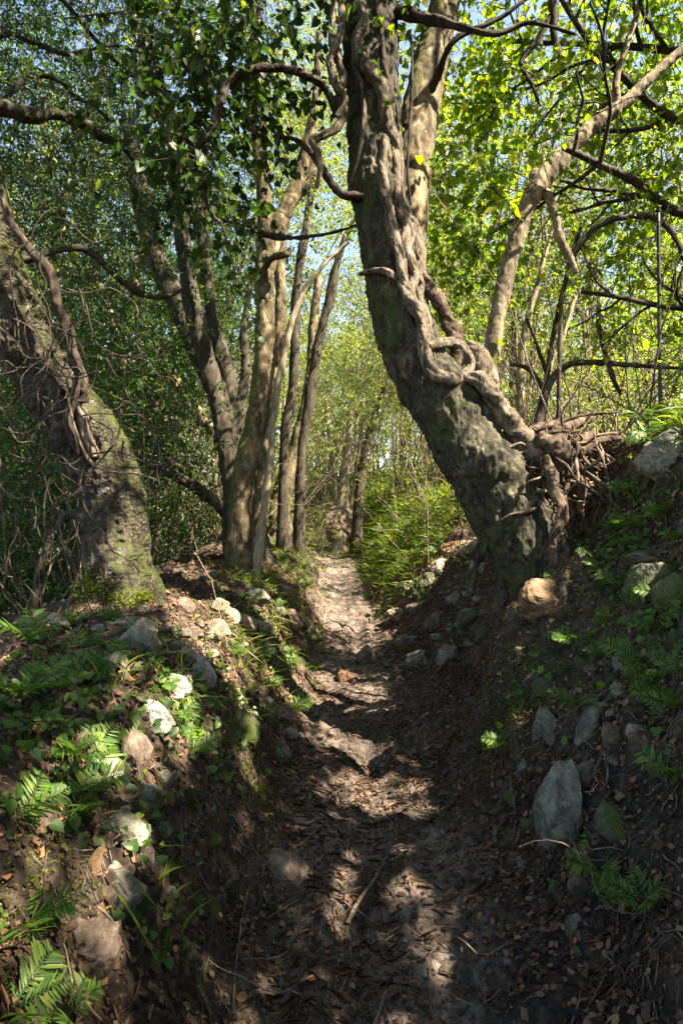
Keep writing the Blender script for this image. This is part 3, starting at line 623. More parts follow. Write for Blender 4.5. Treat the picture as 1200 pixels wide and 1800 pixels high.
forest_tree('straight pale stem hugging the right side of the slim forked tree', [[(452, 990, 15), (464, 900, 13), (474, 820, 13), (480, 740, 12), (490, 670, 11), (502, 610, 10), (514, 560, 9), (535, 510, 8), (565, 470, 7), (612, 425, 5)]], M['bark_pale'], 5.9, seed=12, ns=14)
forest_tree('rough-barked stem close behind the slim forked tree', [[(440, 1000, 30), (450, 920, 22), (458, 840, 19), (466, 760, 18), (480, 680, 17), (490, 600, 18), (494, 520, 17), (492, 460, 15), (504, 380, 15), (532, 330, 15), (545, 290, 13), (548, 220, 10)]], M['bark_slim'], 6.5, seed=13, ns=24)
forest_tree('dark thick tree leaning left behind the slim forked tree', [
    [(430, 900, 60), (418, 820, 50), (404, 760, 46), (388, 700, 44), (362, 640, 42), (330, 575, 40), (300, 510, 36), (275, 450, 34), (255, 380, 30), (240, 300, 26), (225, 200, 22)],
    [(420, 800, 34), (415, 720, 30), (398, 650, 30), (380, 590, 26), (368, 520, 24), (360, 440, 22), (350, 350, 18), (340, 250, 14)],
    [(400, 740, 16), (425, 690, 18), (432, 640, 14), (428, 580, 12), (440, 500, 10)],
    [(398, 900, 22, 7.0), (352, 862, 20, 6.8), (320, 842, 17, 6.7), (280, 822, 15, 6.6), (248, 812, 10, 6.6)],
    [(330, 838, 18, 7.2), (300, 810, 17, 7.4), (270, 782, 14, 7.5), (240, 760, 9, 7.5)]], M['bark_dark'], 7.2, seed=14)
forest_tree('dark crooked upper trunk crossing the top left', [[(410, 880, 34), (398, 780, 30), (376, 680, 30), (348, 580, 28), (330, 490, 27), (320, 400, 27), (312, 290, 28), (306, 225, 27), (290, 180, 26), (272, 130, 25), (252, 70, 23), (232, 15, 21), (215, -60, 18)],
    [(318, 280, 10), (330, 180, 10), (350, 120, 9), (400, 60, 7)], [(245, 50, 12), (290, 70, 11), (330, 100, 10), (372, 140, 8), (400, 170, 5)], [(232, 10, 14), (262, 12, 12), (290, 30, 10), (320, 60, 8), (360, 75, 6)]], M['bark_dark'], 6.6, seed=15)
forest_tree('mossy yellowish trunk behind the path edge at the centre left', [[(492, 915, 44), (498, 860, 32), (512, 810, 27), (528, 760, 26), (540, 710, 22), (548, 640, 18), (552, 560, 15), (560, 480, 12)]], M['bark_slim'], 9.0, seed=16, ns=24)
forest_tree('dark leaning trunk in the gap left of the big leaning tree', [[(530, 800, 16), (545, 700, 17), (556, 620, 17), (570, 560, 16), (582, 515, 16), (590, 470, 14), (606, 420, 10), (625, 380, 7)]], M['bark_dark'], 8.5, seed=17, ns=20)
forest_tree('dark pillar-like trunk just left of the coiled vines', [[(500, 780, 17), (512, 700, 17), (518, 620, 17), (520, 540, 16), (528, 460, 15), (538, 400, 14), (545, 350, 12), (550, 300, 10), (548, 240, 8)]], M['bark_dark'], 8.0, seed=18, ns=20)
forest_tree('olive-barked leaning stem in the left thicket', [[(390, 790, 20), (350, 730, 20), (310, 672, 20), (278, 620, 19), (258, 590, 18), (244, 545, 16), (240, 480, 14), (250, 400, 10)], [(300, 760, 12), (262, 690, 12), (215, 610, 12), (195, 560, 9), (175, 500, 6)]], M['bark_slim'], 9.0, seed=19, ns=22)
forest_tree('thin upright tree with mossy bark in the left thicket', [[(240, 860, 20), (232, 760, 18), (222, 680, 16), (205, 600, 14), (192, 540, 12), (160, 470, 9)], [(236, 800, 9), (262, 700, 8), (286, 640, 7), (315, 560, 5)]], M['bark_slim'], 8.2, seed=20, ns=20)
forest_tree('curved pale tree rising to the upper right beside the leaning tree', [
    [(930, 1000, 34), (912, 900, 31), (876, 790, 28), (862, 720, 27), (862, 650, 26), (866, 600, 25), (877, 540, 24), (890, 480, 25), (905, 425, 24), (922, 375, 25), (944, 328, 29), (975, 290, 27), (1004, 258, 26), (1036, 226, 25), (1070, 200, 22), (1100, 178, 18), (1150, 130, 14), (1230, 60, 10)],
    [(946, 326, 12), (940, 310, 17), (945, 300, 12)],
    [(952, 330, 13), (966, 355, 11), (976, 385, 10), (984, 418, 10), (1000, 450, 8), (1012, 480, 5)],
    [(1085, 190, 12), (1082, 140, 8), (1100, 80, 7), (1120, 20, 6), (1130, -40, 5)]], M['bark_tan'], 4.35, seed=21, ns=30)
forest_tree('thin dark sapling leaning right behind the root ledge', [[(950, 770, 11), (958, 700, 10), (964, 640, 9), (976, 570, 9), (992, 500, 8), (1004, 450, 7), (1020, 400, 5)], [(962, 660, 5), (940, 600, 5), (925, 560, 4)]], M['bark_dark'], 5.0, seed=22, ns=12)
forest_tree('pale thin stem right of the curved pale tree', [[(913, 760, 12), (914, 700, 12), (914, 640, 11), (922, 580, 10), (938, 520, 9), (952, 470, 7), (965, 420, 5)]], M['bark_pale'], 5.8, seed=23, ns=12)
forest_tree('pale thin stem with dark knots above the root ledge', [[(952, 760, 11, 6.2), (955, 700, 10, 6.2), (966, 640, 9, 6.2), (985, 600, 7, 6.2), (1010, 520, 5, 6.2)]], M['bark_pale'], 6.2, seed=24, ns=12)
forest_tree('dark bough reaching level to the right edge above the ferns', [[(940, 790, 14), (958, 690, 13), (985, 650, 12), (1012, 638, 11), (1060, 638, 9), (1110, 642, 8), (1170, 646, 6), (1230, 650, 4)], [(1050, 560, 4), (1062, 620, 8), (1075, 660, 7), (1090, 695, 5)], [(958, 690, 8), (930, 650, 7), (900, 640, 5)]], M['bark_dark'], 4.8, seed=25, ns=12)
forest_tree('dark arching bough under the bright leaves at the right edge', [[(985, 560, 5), (1000, 470, 7), (1030, 415, 8), (1065, 390, 9), (1110, 380, 9), (1150, 384, 9), (1180, 408, 8), (1200, 450, 7), (1215, 520, 5)]], M['bark_dark'], 4.4, seed=26, ns=10)
forest_tree('cluster trunk of pale stringy bark at the far end of the path', [[(600, 935, 30), (602, 880, 20), (606, 820, 18), (612, 770, 14), (620, 700, 10)], [(612, 925, 18), (625, 850, 12), (632, 790, 9), (640, 730, 7)], [(594, 925, 14), (590, 850, 10), (580, 780, 8), (572, 700, 6)]], M['bark_pale'], 14, seed=27, ns=16)
forest_tree('black leaning trunk beyond the fern bank at the far end', [[(628, 915, 17), (632, 860, 15), (640, 800, 14), (655, 740, 10), (675, 680, 6)]], M['bark_dark'], 13, seed=28, ns=14)
# metal pole at the right
po = empty('metal_pole', P(1160, 745, 4.3), label='thin straight dark pole standing beyond the bank near the right edge', cat='pole')
add_tube(mb := MB(), [P(1160, 745, 4.3), P(1158, 600, 4.3), P(1157, 460, 4.3), P(1156, 368, 4.3)], [.013, .0125, .012, .011], nseg=12, n=8); mb.build('shaft', M['steel'], po)
mb = MB(); add_tube(mb, [P(1156, 372, 4.3), P(1156, 364, 4.3)], [.017, .014], nseg=12, n=3); mb.build('cap', M['steel'], po)
mb = MB(); add_tube(mb, [P(1160, 765, 4.3), P(1160, 742, 4.3)], [.035, .025], nseg=12, n=3); mb.build('base', M['steel'], po)
# ------------------------------------------------------------------ rocks
import bmesh
_bm = bmesh.new(); bmesh.ops.create_icosphere(_bm, subdivisions=6, radius=1); _bm.verts.ensure_lookup_table()
ICV = np.array([v.co[:] for v in _bm.verts]); ICF = np.array([[v.index for v in f.verts] for f in _bm.faces]); _bm.free()
_bm = bmesh.new(); bmesh.ops.create_icosphere(_bm, subdivisions=4, radius=1); _bm.verts.ensure_lookup_table()
ICV4 = np.array([v.co[:] for v in _bm.verts]); ICF4 = np.array([[v.index for v in f.verts] for f in _bm.faces]); _bm.free()
def rock_verts(seed, hi=True, sharp=1.0):
    g = np.random.default_rng(seed); V = (ICV if hi else ICV4).copy()
    for k in range(int(g.integers(12, 20))):
        n = norm(g.normal(0, 1, 3)); d = g.uniform(.52, .88)
        e = V @ n - d; k_ = e > 0; V[k_] -= (e[k_] * (.92 if sharp else .7))[:, None] * n
    V = V * (1 + .075 * fbm(V * 1.6 + seed, 3)[:, None]) + norm(V) * (.045 * fbm(V * 5 + seed, 4) + .022 * ridged(V * 9 + seed, 3))[:, None]
    V = V - (V.max(0) + V.min(0)) / 2; V /= np.abs(V).max(0); return V
def rock(px, py, wpx, hpx, ang, m, label, seed, push=.2, name='rock', cat='rock', group=None, dep=.8, Y=None):
    p = hit(px, py + hpx * .25) if Y is None else P(px, py, Y)
    Yd = p[1]; hw_, hh_ = wpx / F * Yd / 2, hpx / F * Yd / 2; hd = dep * (hw_ + hh_) / 2
    V = rock_verts(seed)
    if hpx > 1.35 * wpx: V[:, :2] *= (1 - .42 * (V[:, 2] + .12) ** 2)[:, None]
    V = V * np.array((hw_, hd, hh_)) * 1.12
    a = math.radians(ang); ca, sa = math.cos(a), math.sin(a)
    V = V @ np.array([(ca, 0, -sa), (0, 1, 0), (sa, 0, ca)])
    o = MB().add(V, ICF, 0).build(name, M['rock_' + m]); q = P(px, py, Yd + hd * push * 2.0)
    o.location = tuple(q); tag(o, label, cat, group); return o
RK = [(985, 1420, 78, 168, 8, 'grey', 'large elongated grey rock standing on end in the right bank'),
      (963, 1285, 58, 84, -12, 'grey', 'upright oval grey rock above the elongated rock'),
      (1041, 1273, 56, 84, 28, 'grey', 'tilted grey rock upper right of the elongated rock'),
      (1078, 1300, 36, 62, -20, 'brown', 'narrow brownish rock beside the tilted grey rock'),
      (1037, 1362, 52, 40, -15, 'brown', 'small brown wedge rock touching the top of the elongated rock'),
      (958, 1058, 92, 74, 8, 'orange', 'rounded orange boulder under the foot of the leaning tree'),
      (493, 1533, 86, 62, 22, 'brown', 'flat-topped brown rock lying low at the left of the path'),
      (150, 1680, 100, 112, 20, 'brown', 'big brown boulder bulging from the lower left bank'),
      (222, 1463, 70, 72, 10, 'grey', 'smooth rounded pale grey rock in the left bank'),
      (208, 1562, 100, 66, 42, 'grey', 'long grey slab leaning below the smooth rounded rock'),
      (239, 1332, 52, 96, -10, 'brown', 'dark brown upright block in the left bank'),
      (204, 1300, 30, 34, 10, 'brown', 'small dark stone tucked left of the brown block'),
      (256, 1404, 50, 50, 15, 'grey', 'squat grey rock under the brown block'),
      (270, 1262, 60, 64, -25, 'blue', 'bluish grey triangular rock on the left bank'),
      (305, 1213, 62, 50, 0, 'blue', 'whitish lichen-covered rock above the triangular rock'),
      (146, 1310, 44, 40, -8, 'brown', 'square brown stone half hidden in ivy'),
      (197, 1165, 52, 42, 12, 'grey', 'grey stone below the mossy tree among ferns'),
      (246, 1128, 62, 70, -18, 'grey', 'sloping grey slab in front of the mossy tree'),
      (100, 1094, 46, 32, 0, 'grey', 'small grey stone left of the mossy tree foot'),
      (176, 1108, 26, 20, 0, 'blue', 'tiny pale stone in front of the mossy tree foot'),
      (224, 1098, 60, 26, 0, 'grey', 'flat stone at the very foot of the mossy tree'),
      (377, 1112, 52, 44, 0, 'pale', 'brightest sunlit cream rock on the left bank'),
      (326, 1066, 36, 30, 0, 'brown', 'flat tan rock above the sunlit rubble'),
      (430, 1096, 44, 30, 8, 'pale', 'cream rock right of the brightest rock'),
      (388, 1065, 30, 26, 0, 'pale', 'small cream stone behind the brightest rock'),
      (405, 1088, 30, 34, 30, 'pale', 'cream wedge between the two sunlit cream rocks'),
      (340, 1115, 32, 26, -20, 'brown', 'brown stone touching the left of the brightest rock'),
      (356, 1182, 44, 72, -16, 'blue', 'tall grey rock below the sunlit rubble'),
      (330, 1150, 36, 28, 10, 'pale', 'pale flat stone below the brown sunlit stone'),
      (430, 1282, 50, 72, 0, 'moss', 'upright rock with moss below it beside the path'),
      (369, 1305, 26, 36, -12, 'grey', 'small grey rock left of the moss-footed rock'),
      (322, 1200, 30, 26, 0, 'pale', 'little pale stone right of the whitish rock'),
      (497, 1325, 28, 56, -4, 'grey', 'narrow upright grey stone at the left path edge'),
      (509, 1291, 32, 24, 0, 'grey', 'small rounded stone above the narrow upright stone'),
      (610, 1191, 30, 26, 0, 'orange', 'lone reddish stone in the middle of the path'),
      (746, 1031, 46, 50, 12, 'moss', 'rounded mossy stone at the right path edge'),
      (771, 999, 36, 32, 0, 'pale', 'square yellowish stone above the rounded mossy stone'),
      (792, 968, 42, 28, -10, 'orange', 'tan stone under the leaning trunk'),
      (832, 960, 42, 34, 25, 'pale', 'pale stone tight against the underside of the trunk'),
      (872, 958, 28, 26, 0, 'brown', 'brown stone just under the trunk foot'),
      (830, 1030, 26, 18, 0, 'grey', 'small grey stone in the rubble slope'),
      (822, 1090, 40, 44, 20, 'moss', 'mossy stone in the middle of the right rubble slope'),
      (800, 1055, 34, 30, 0, 'grey', 'grey stone above the middle of the rubble slope'),
      (850, 1115, 28, 24, 0, 'moss', 'small mossy stone right of the rubble middle'),
      (735, 1158, 46, 30, -10, 'grey', 'low grey stone at the foot of the rubble slope'),
      (784, 1152, 34, 38, 12, 'grey', 'knobbly grey stone near the foot of the rubble slope'),
      (728, 1128, 34, 20, 0, 'brown', 'flat brown stone beside the rubble foot'),
      (702, 1082, 46, 22, 10, 'pale', 'flat pale stone at the path edge before the rubble'),
      (1031, 895, 30, 42, -22, 'orange', 'tan stone wedged in the root hollow'),
      (975, 771, 26, 24, 0, 'orange', 'rust-red stone sitting among the upper roots'),
      (1140, 980, 74, 26, 0, 'moss', 'flat mossy slab in the right bank'),
      (1136, 1035, 78, 86, -10, 'moss', 'large grey-green block under the flat slab'),
      (1182, 1045, 56, 72, 10, 'moss', 'green mossy rock cut by the right edge'),
      (1175, 800, 96, 92, 0, 'grey', 'shaded boulder under the grassy bank top at right'),
      (918, 1353, 24, 36, 0, 'grey', 'small pale stone left of the elongated rock'),
      (1041, 1176, 26, 30, 0, 'brown', 'small brown stone in the shaded right bank'),
      (1010, 1630, 34, 50, 10, 'moss', 'dim green stone in the dark lower right bank'),
      (1080, 1455, 56, 96, -28, 'moss', 'dark sloping rock right of the elongated rock'),
      (930, 1455, 34, 32, 0, 'moss', 'dim rock low left of the elongated rock'),
      (960, 1210, 44, 36, -20, 'moss', 'mossy ledge stone over the oval grey rock'),
      (285, 1462, 34, 30, 0, 'brown', 'brown stone right of the smooth rounded rock'),
      (165, 1520, 28, 60, 22, 'orange', 'reddish sliver of stone beside the grey slab'),
      (370, 1475, 38, 36, 0, 'moss', 'low mossy stone in the earth of the left bank'),
      (185, 1355, 60, 44, 0, 'grey', 'dim stone behind the ferns left of the brown block'),
      (470, 942, 34, 20, 0, 'pale', 'pale stone on the bank by the slim forked tree'),
      (495, 940, 16, 18, 0, 'grey', 'little grey stone on the bank right of the slim forked tree'),
      (290, 1370, 30, 32, 10, 'grey', 'grey stone under the hanging ferns')]
for k, (a, b, w_, h_, an, m, lb) in enumerate(RK):
    rock(a, b, w_, h_, an, m, lb, 100 + k, push=.30)
rock(603, 918, 62, 66, 0, 'pale', 'pale smooth mound of earth and stone where the path ends', 300, Y=14.0, name='boulder', cat='boulder', dep=.8)
g = np.random.default_rng(9)
protos = [rock_verts(500 + k, False) for k in range(8)]
PLACED = [(a, b, (w_ + h_) / 2) for (a, b, w_, h_, *_r) in RK]
WORDS = ['grey', 'brownish', 'angular', 'rounded', 'flat', 'earth-stained']
for k in range(112):
    if k < 26: t = g.random(); x0, y0, wh = 385 - 190 * t + g.normal(0, 22), 1090 + 520 * t + g.normal(0, 14), 'along the crumbling edge of the left bank'
    elif k < 62: t = g.random(); x0, y0, wh = g.normal(825 - 110 * t, 30), 950 + 220 * t, 'in the tumbled line below the leaning trunk'
    elif k < 84: t = g.random(); x0, y0, wh = g.normal(500 - 60 * t, 26), 1010 + 400 * t, 'in the path-facing side of the left bank'
    else: x0, y0, wh = g.uniform(900, 1180), g.uniform(1080, 1640), 'half buried in the shaded right bank'
    mm = ['grey', 'brown', 'moss', 'grey', 'pale', 'brown'][int(g.integers(6))] if k < 84 else ['grey', 'moss', 'brown', 'grey'][int(g.integers(4))]
    rw, rh = g.uniform(20, 50), g.uniform(17, 42)
    if any(math.hypot(x0 - a, y0 - b) < .45 * (c_ + (rw + rh) / 2) for a, b, c_ in PLACED): continue
    PLACED.append((x0, y0, (rw + rh) / 2))
    rock(x0, y0, rw, rh, g.uniform(-40, 40), mm, 'half-buried stone among several ' + wh, 700 + k, push=.40, name='stone', cat='stone', group='stones ' + wh)
def pebble(px, py, s, grp, lb, ms):
    p = hit(px, py); v = protos[int(g.integers(8))] * np.array((1, g.uniform(.6, 1), g.uniform(.4, .75))) * s * .5
    th = g.uniform(0, 6.28); R = np.array([(math.cos(th), math.sin(th), 0), (-math.sin(th), math.cos(th), 0), (0, 0, 1)])
    t = g.normal(0, .35); R2 = np.array([(1, 0, 0), (0, math.cos(t), math.sin(t)), (0, -math.sin(t), math.cos(t))])
    o = MB().add(v @ R @ R2, ICF4, 0).build('stone', M['rock_' + ms[int(g.integers(len(ms)))]]); o.location = tuple(p + np.array((0, 0, s * .08)))
    tag(o, lb, 'stone', grp)
for k in range(46):
    pebble(g.normal(375, 48), g.normal(1115, 40), g.uniform(.03, .085), 'rubble in the sun on the left bank', 'small angular stone in the sunlit rubble before the slim forked tree', ['pale', 'brown', 'pale', 'grey'])
for k in range(44):
    t = g.random(); pebble(g.normal(830 - 70 * t, 26), 990 + 180 * t + g.normal(0, 14), g.uniform(.04, .12), 'rubble on the right slope', 'small loose stone in the rubble slope under the leaning trunk', ['grey', 'moss', 'brown', 'moss'])
for k in range(40):
    pebble(g.uniform(110, 480), g.uniform(1180, 1700), g.uniform(.02, .05), 'stones in the left bank', 'small stone poking from the earth of the left bank', ['brown', 'grey', 'brown'])
for k in range(36):
    pebble(g.uniform(860, 1190), g.uniform(1080, 1700), g.uniform(.02, .06), 'stones in the right bank', 'small stone poking from the earth of the right bank', ['brown', 'moss', 'brown'])
for k in range(30):
    pebble(g.uniform(520, 860), g.uniform(1150, 1780), g.uniform(.012, .03), 'pebbles on the path', 'pebble lying on the trodden earth of the path', ['brown', 'grey', 'brown'])
# ------------------------------------------------------------------ crowns and foliage
def clusters(g, N, boxes, spread=.25):
    """twig starts in clumps; boxes: (px0, py0, px1, py1, Y0, Y1, weight)"""
    w_ = np.array([b[6] for b in boxes], float); w_ /= w_.sum(); out = []
    for b, k in zip(boxes, (w_ * N).astype(int)):
        nc = max(1, k // 14); Yc = g.uniform(b[4], b[5], nc)
        cc = np.stack([(g.uniform(b[0], b[2], nc) - 600) / F * Yc, Yc, CAMZ - (g.uniform(b[1], b[3], nc) - 900) / F * Yc], -1)
        out.append(cc[g.integers(0, nc, k)] + g.normal(0, spread, (k, 3)) * np.array((1, 1, .8)))
    return np.concatenate(out)
def crown(root, mleaf, starts, g, L=.35, nleaf=12, size=.035, tpl=OVAL, wood=None, name='crown', **kw):
    mw, ml = MB(), MB(); twig_cloud(g, starts, L, nleaf, size, tpl, mw, ml, **kw)
    o = ml.build(name, mleaf, root)
    if wood: mw.build('twigs', wood, root)
    return o
# left oak: small dark leaves against the sky
g = np.random.default_rng(21)
crown(oak, M['leaf_oak'], clusters(g, 2600, [(-150, -150, 330, 260, 3.9, 6.5, 4), (-150, 200, 240, 520, 3.9, 6.0, 2.6), (200, -100, 460, 300, 5.5, 8, 1.5), (-100, 300, 120, 560, 4.5, 6, .8)], .22), g, .34, 13, .034, wood=M['bark_dark'])
# vine leaves: shade coloured into the dark arch curtain, sunlight into the bright one
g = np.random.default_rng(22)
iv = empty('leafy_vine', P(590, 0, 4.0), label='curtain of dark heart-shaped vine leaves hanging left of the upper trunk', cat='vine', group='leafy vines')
crown(iv, M['leaf_vine_shaded'], clusters(g, 330, [(270, -60, 600, 130, 3.5, 4.6, 3.0), (250, 80, 420, 330, 3.4, 4.4, 2.2), (420, 130, 600, 260, 3.8, 4.6, .7), (280, 300, 420, 440, 3.6, 4.4, .6)], .16), g, .36, 11, .054, HEART, M['vine_dark'], name='leaves', hang=.8, droop=.5)
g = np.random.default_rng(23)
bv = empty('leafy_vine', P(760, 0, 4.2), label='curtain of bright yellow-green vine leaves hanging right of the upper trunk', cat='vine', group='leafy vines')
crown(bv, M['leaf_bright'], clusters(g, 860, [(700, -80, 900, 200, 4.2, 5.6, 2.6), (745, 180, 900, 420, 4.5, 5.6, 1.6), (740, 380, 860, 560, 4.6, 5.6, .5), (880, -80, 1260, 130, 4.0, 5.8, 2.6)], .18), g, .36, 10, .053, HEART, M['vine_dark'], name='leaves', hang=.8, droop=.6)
g = np.random.default_rng(24)
rt = empty('leafy_tree', P(1330, 900, 4.8), label='tree with bright rounded leaves reaching in from the right edge', cat='tree')
T, A = [], []
for (a, b, Y0, d0, L0, r0) in [(1330, 900, 4.8, (-.05, .05, 1), 3.4, .10), (1300, 420, 4.7, (-.8, -.1, .25), 1.7, .045), (1310, 250, 4.6, (-.8, .1, .35), 1.8, .04), (1300, 90, 4.5, (-.9, 0, .1), 1.7, .035), (1290, 560, 4.6, (-.8, 0, .1), 1.2, .03)]:
    grow(g, P(a, b, Y0), d0, L0, r0, 2 if L0 < 3 else 0, T, A, .02, .16, (4, 7), .8, .5)
tubes_from(T, mb := MB()); mb.build('trunk', M['bark_dark'], rt)
crown(rt, M['leaf_bright'], np.concatenate((clusters(g, 760, [(980, 90, 1260, 420, 3.6, 5.4, 2.2), (1000, 400, 1260, 560, 3.6, 5.0, .8), (900, 300, 1060, 480, 4.4, 5.4, .35), (1100, 540, 1250, 660, 3.8, 5, .3)], .2), np.array([a_[0] for a_ in A if a_[0][2] > 2.2])[::3])), g, .32, 9, .052, BROAD, M['bark_dark'], hang=.5)
g = np.random.default_rng(28)
st_ = np.stack([g.uniform(-5.0, 2.0, 5600), g.uniform(2.3, 6.4, 5600), g.uniform(5.6, 8.8, 5600)], -1)
st_ = st_[(st_[:, 2] > 1.5 + .95 * st_[:, 1]) & (vnoise(st_ * 1.2) > -.45)]
T, A = [], []
for k in range(7): grow(g, c_top := P(620, -500 + 10 * k, 4.35), (g.normal(), g.normal() * .6, .5), 3.0, .07, 2, T, A, .03, .18, (4, 6), .9, .6)
tubes_from(T, mb := MB()); mb.build('limb', M['bark_dark'], lean)
ml = MB(); twig_cloud(g, st_, .4, 9, .075, OVAL, None, ml); ml.build('crown', M['leaf_oak'], lean)  # limbs and crown above view, added to shade the upper left leaves
# unseen tree added beside the camera so its crown shades the hollow way
g = np.random.default_rng(25)
sh = empty('unseen_shade_tree', (4.9, .6, float(height(4.9, .6))), label='unseen tall tree added on the right bank to shade the hollow path', cat='tree')
T, A = [], []
grow(g, (4.9, .6, 1.8), (0, 0, 1), 5.2, .24, 3, T, A, .02, .12, (7, 9), 1.0, .55)
tubes_from(T, mb := MB(), 7); mb.build('trunk', M['bark_dark'], sh)
N = 17000
st_ = np.stack([g.uniform(2.2, 9.0, N), g.uniform(-4.2, 3.9, N), g.uniform(4.2, 7.4, N)], -1)
st_ = st_[vnoise(st_ * 1.1) > -.34]
so_ = np.stack([g.uniform(-3.4, 3.0, 3400), g.uniform(-4.5, 1.6, 3400), g.uniform(4.4, 7.4, 3400)], -1); st_ = np.concatenate((st_, so_))  # extra leaves over the camera, added to darken the foreground
mw, ml = MB(), MB(); twig_cloud(g, st_, .4, 9, .085, BROAD, None, ml); ml.build('crown', M['leaf_oak'], sh)
# forest trees behind, each its own thing, from a few grown kinds
def make_kind(seed, H, nst, leaf, nl, wood, size, lean=.12, low=.35):
    g = np.random.default_rng(seed); root = empty('woodland_tree'); T, A = [], []
    for k in range(nst):
        a = g.uniform(0, 6.28); d = np.array((math.cos(a) * lean * g.uniform(.5, 2), math.sin(a) * lean * g.uniform(.5, 2), 1))
        p = np.array((math.cos(a) * .15, math.sin(a) * .15, -.3)); h_ = H * g.uniform(.75, 1.05); n = 9
        pts = [p]; dd = norm(d)
        for q in range(n - 1):
            dd = norm(dd + g.normal(0, .10, 3) + np.array((0, 0, .05))); pts.append(pts[-1] + dd * h_ / (n - 1))
        pts = np.array(pts); r0 = g.uniform(.05, .12) * H / 9; T.append((pts, np.linspace(r0, r0 * .22, n), 2))
        for q in range(int(g.integers(9, 14))):
            t = g.uniform(low, 1) * (n - 1.01); i = int(t); s = norm(np.array((g.normal(), g.normal(), g.uniform(-.1, .7))))
            grow(g, pts[i] + (pts[i + 1] - pts[i]) * (t - i), s, H * .19 * g.uniform(.6, 1.2), r0 * .35 * (1 - t / n * .6), 1, T, A, .06, .2, (3, 6), .9, .55, 5)
        for q in range(5):                                                # bare dead twigs low down
            t = g.uniform(.1, low) * (n - 1); i = int(t); s = norm(np.array((g.normal(), g.normal(), g.uniform(-.3, .5))))
            grow(g, pts[i] + (pts[i + 1] - pts[i]) * (t - i), s, H * .09, r0 * .15, 0, T, [], -.02, .35, n=5)
    tubes_from(T, mb := MB(), 5); mb.build('trunk', wood, root)
    A_ = np.array([a[0] for a in A]); ml = MB()
    twig_cloud(g, A_[g.integers(0, len(A_), nl // 9)] + g.normal(0, .22, (nl // 9, 3)), .42, 9, size, OVAL, None, ml, keep=None)
    ml.build('crown', leaf, root); return root
KINDS = [make_kind(31, 10, 3, M['leaf_back'], 6500, M['bark_pale'], .085), make_kind(32, 9, 4, M['leaf_back'], 6500, M['bark_slim'], .085, .16),
         make_kind(33, 11, 2, M['leaf_oak'], 8000, M['bark_dark'], .09, .08), make_kind(34, 7, 5, M['leaf_back'], 6500, M['bark_pale'], .075, .2, .25),
         make_kind(35, 8, 3, M['leaf_oak'], 7500, M['bark_slim'], .08, .15, .3)]
KL = ['pale slender tree', 'tan multi-stemmed tree', 'tall dark-barked tree', 'spreading many-stemmed pale tree', 'dark-leaved multi-stemmed tree']
KU = [0] * 5
g = np.random.default_rng(36)
def plant(kind, x, y, s, where):
    o = KINDS[kind] if KU[kind] == 0 else copy_tree(KINDS[kind]); KU[kind] += 1
    o.location = (x, y, float(height(x, y))); o.rotation_euler = (g.normal(0, .05), g.normal(0, .05), g.uniform(0, 6.28)); o.scale = (s, s, s * g.uniform(.9, 1.15))
    tag(o, KL[kind] + ' in the wood ' + where, 'tree', 'woodland trees ' + where)
for (n_, x0, x1, y0, y1, kinds, where) in [(13, -8.5, -2.2, 9, 15, (1, 2, 4, 4), 'behind the left trees'), (13, -15, -3, 15, 26, (0, 1, 2, 3), 'far off on the left'),
        (9, 1.9, 6, 9.5, 15, (0, 1, 3), 'above the fern bank'), (12, 3, 14, 13, 24, (0, 1, 3, 2), 'on the slope far right'), (12, -3, 3.5, 18, 30, (0, 3, 1), 'beyond the end of the path')]:
    k = 0; done = []
    while k < n_:
        x, y = g.uniform(x0, x1), g.uniform(y0, y1)
        if abs(x - pathx(y)) < .9 or any(math.hypot(x - a, y - b) < 1.0 for a, b in done): continue
        if shades_spot(x, y, 1.25): k += .004; continue
        if (abs(x / y * F + 600 - 1010) < 95 and y < 24) : k += .01; continue      # the bright gap of sky
        done.append((x, y)); k += 1; plant(int(kinds[int(g.integers(len(kinds)))]), x, y, g.uniform(.75, 1.15), where)
# distant wood: reads as one mass
def mass(name, label, boxes, N, size, m, g, spread=1.2, nl=16):
    st = []
    tot = sum(b[6] for b in boxes)
    for (x0, x1, y0, y1, z0, z1, wt) in boxes:
        k = int(N * wt / tot); nc = max(1, k // 10)
        c = np.stack([g.uniform(x0, x1, nc), g.uniform(y0, y1, nc), np.zeros(nc)], -1); c[:, 2] = height(c[:, 0], c[:, 1]) + g.uniform(z0, z1, nc)
        st.append(c[g.integers(0, nc, k)] + g.normal(0, spread, (k, 3)))
    ml = MB(); twig_cloud(g, np.concatenate(st), size * 5, nl, size, OVAL, None, ml, keep=None if size > .1 else keep_gaps)
    return tag(ml.build(name, m), label, kind='stuff')
g = np.random.default_rng(41)
mass('far_woodland', 'sunlit pale green mass of the far wood', [(-14, 16, 30, 44, -1, 8, 3), (4, 30, 26, 44, -1, 9, 2), (-34, -12, 30, 50, -1, 8, 1.2)], 15000, .17, M['leaf_back'], g)
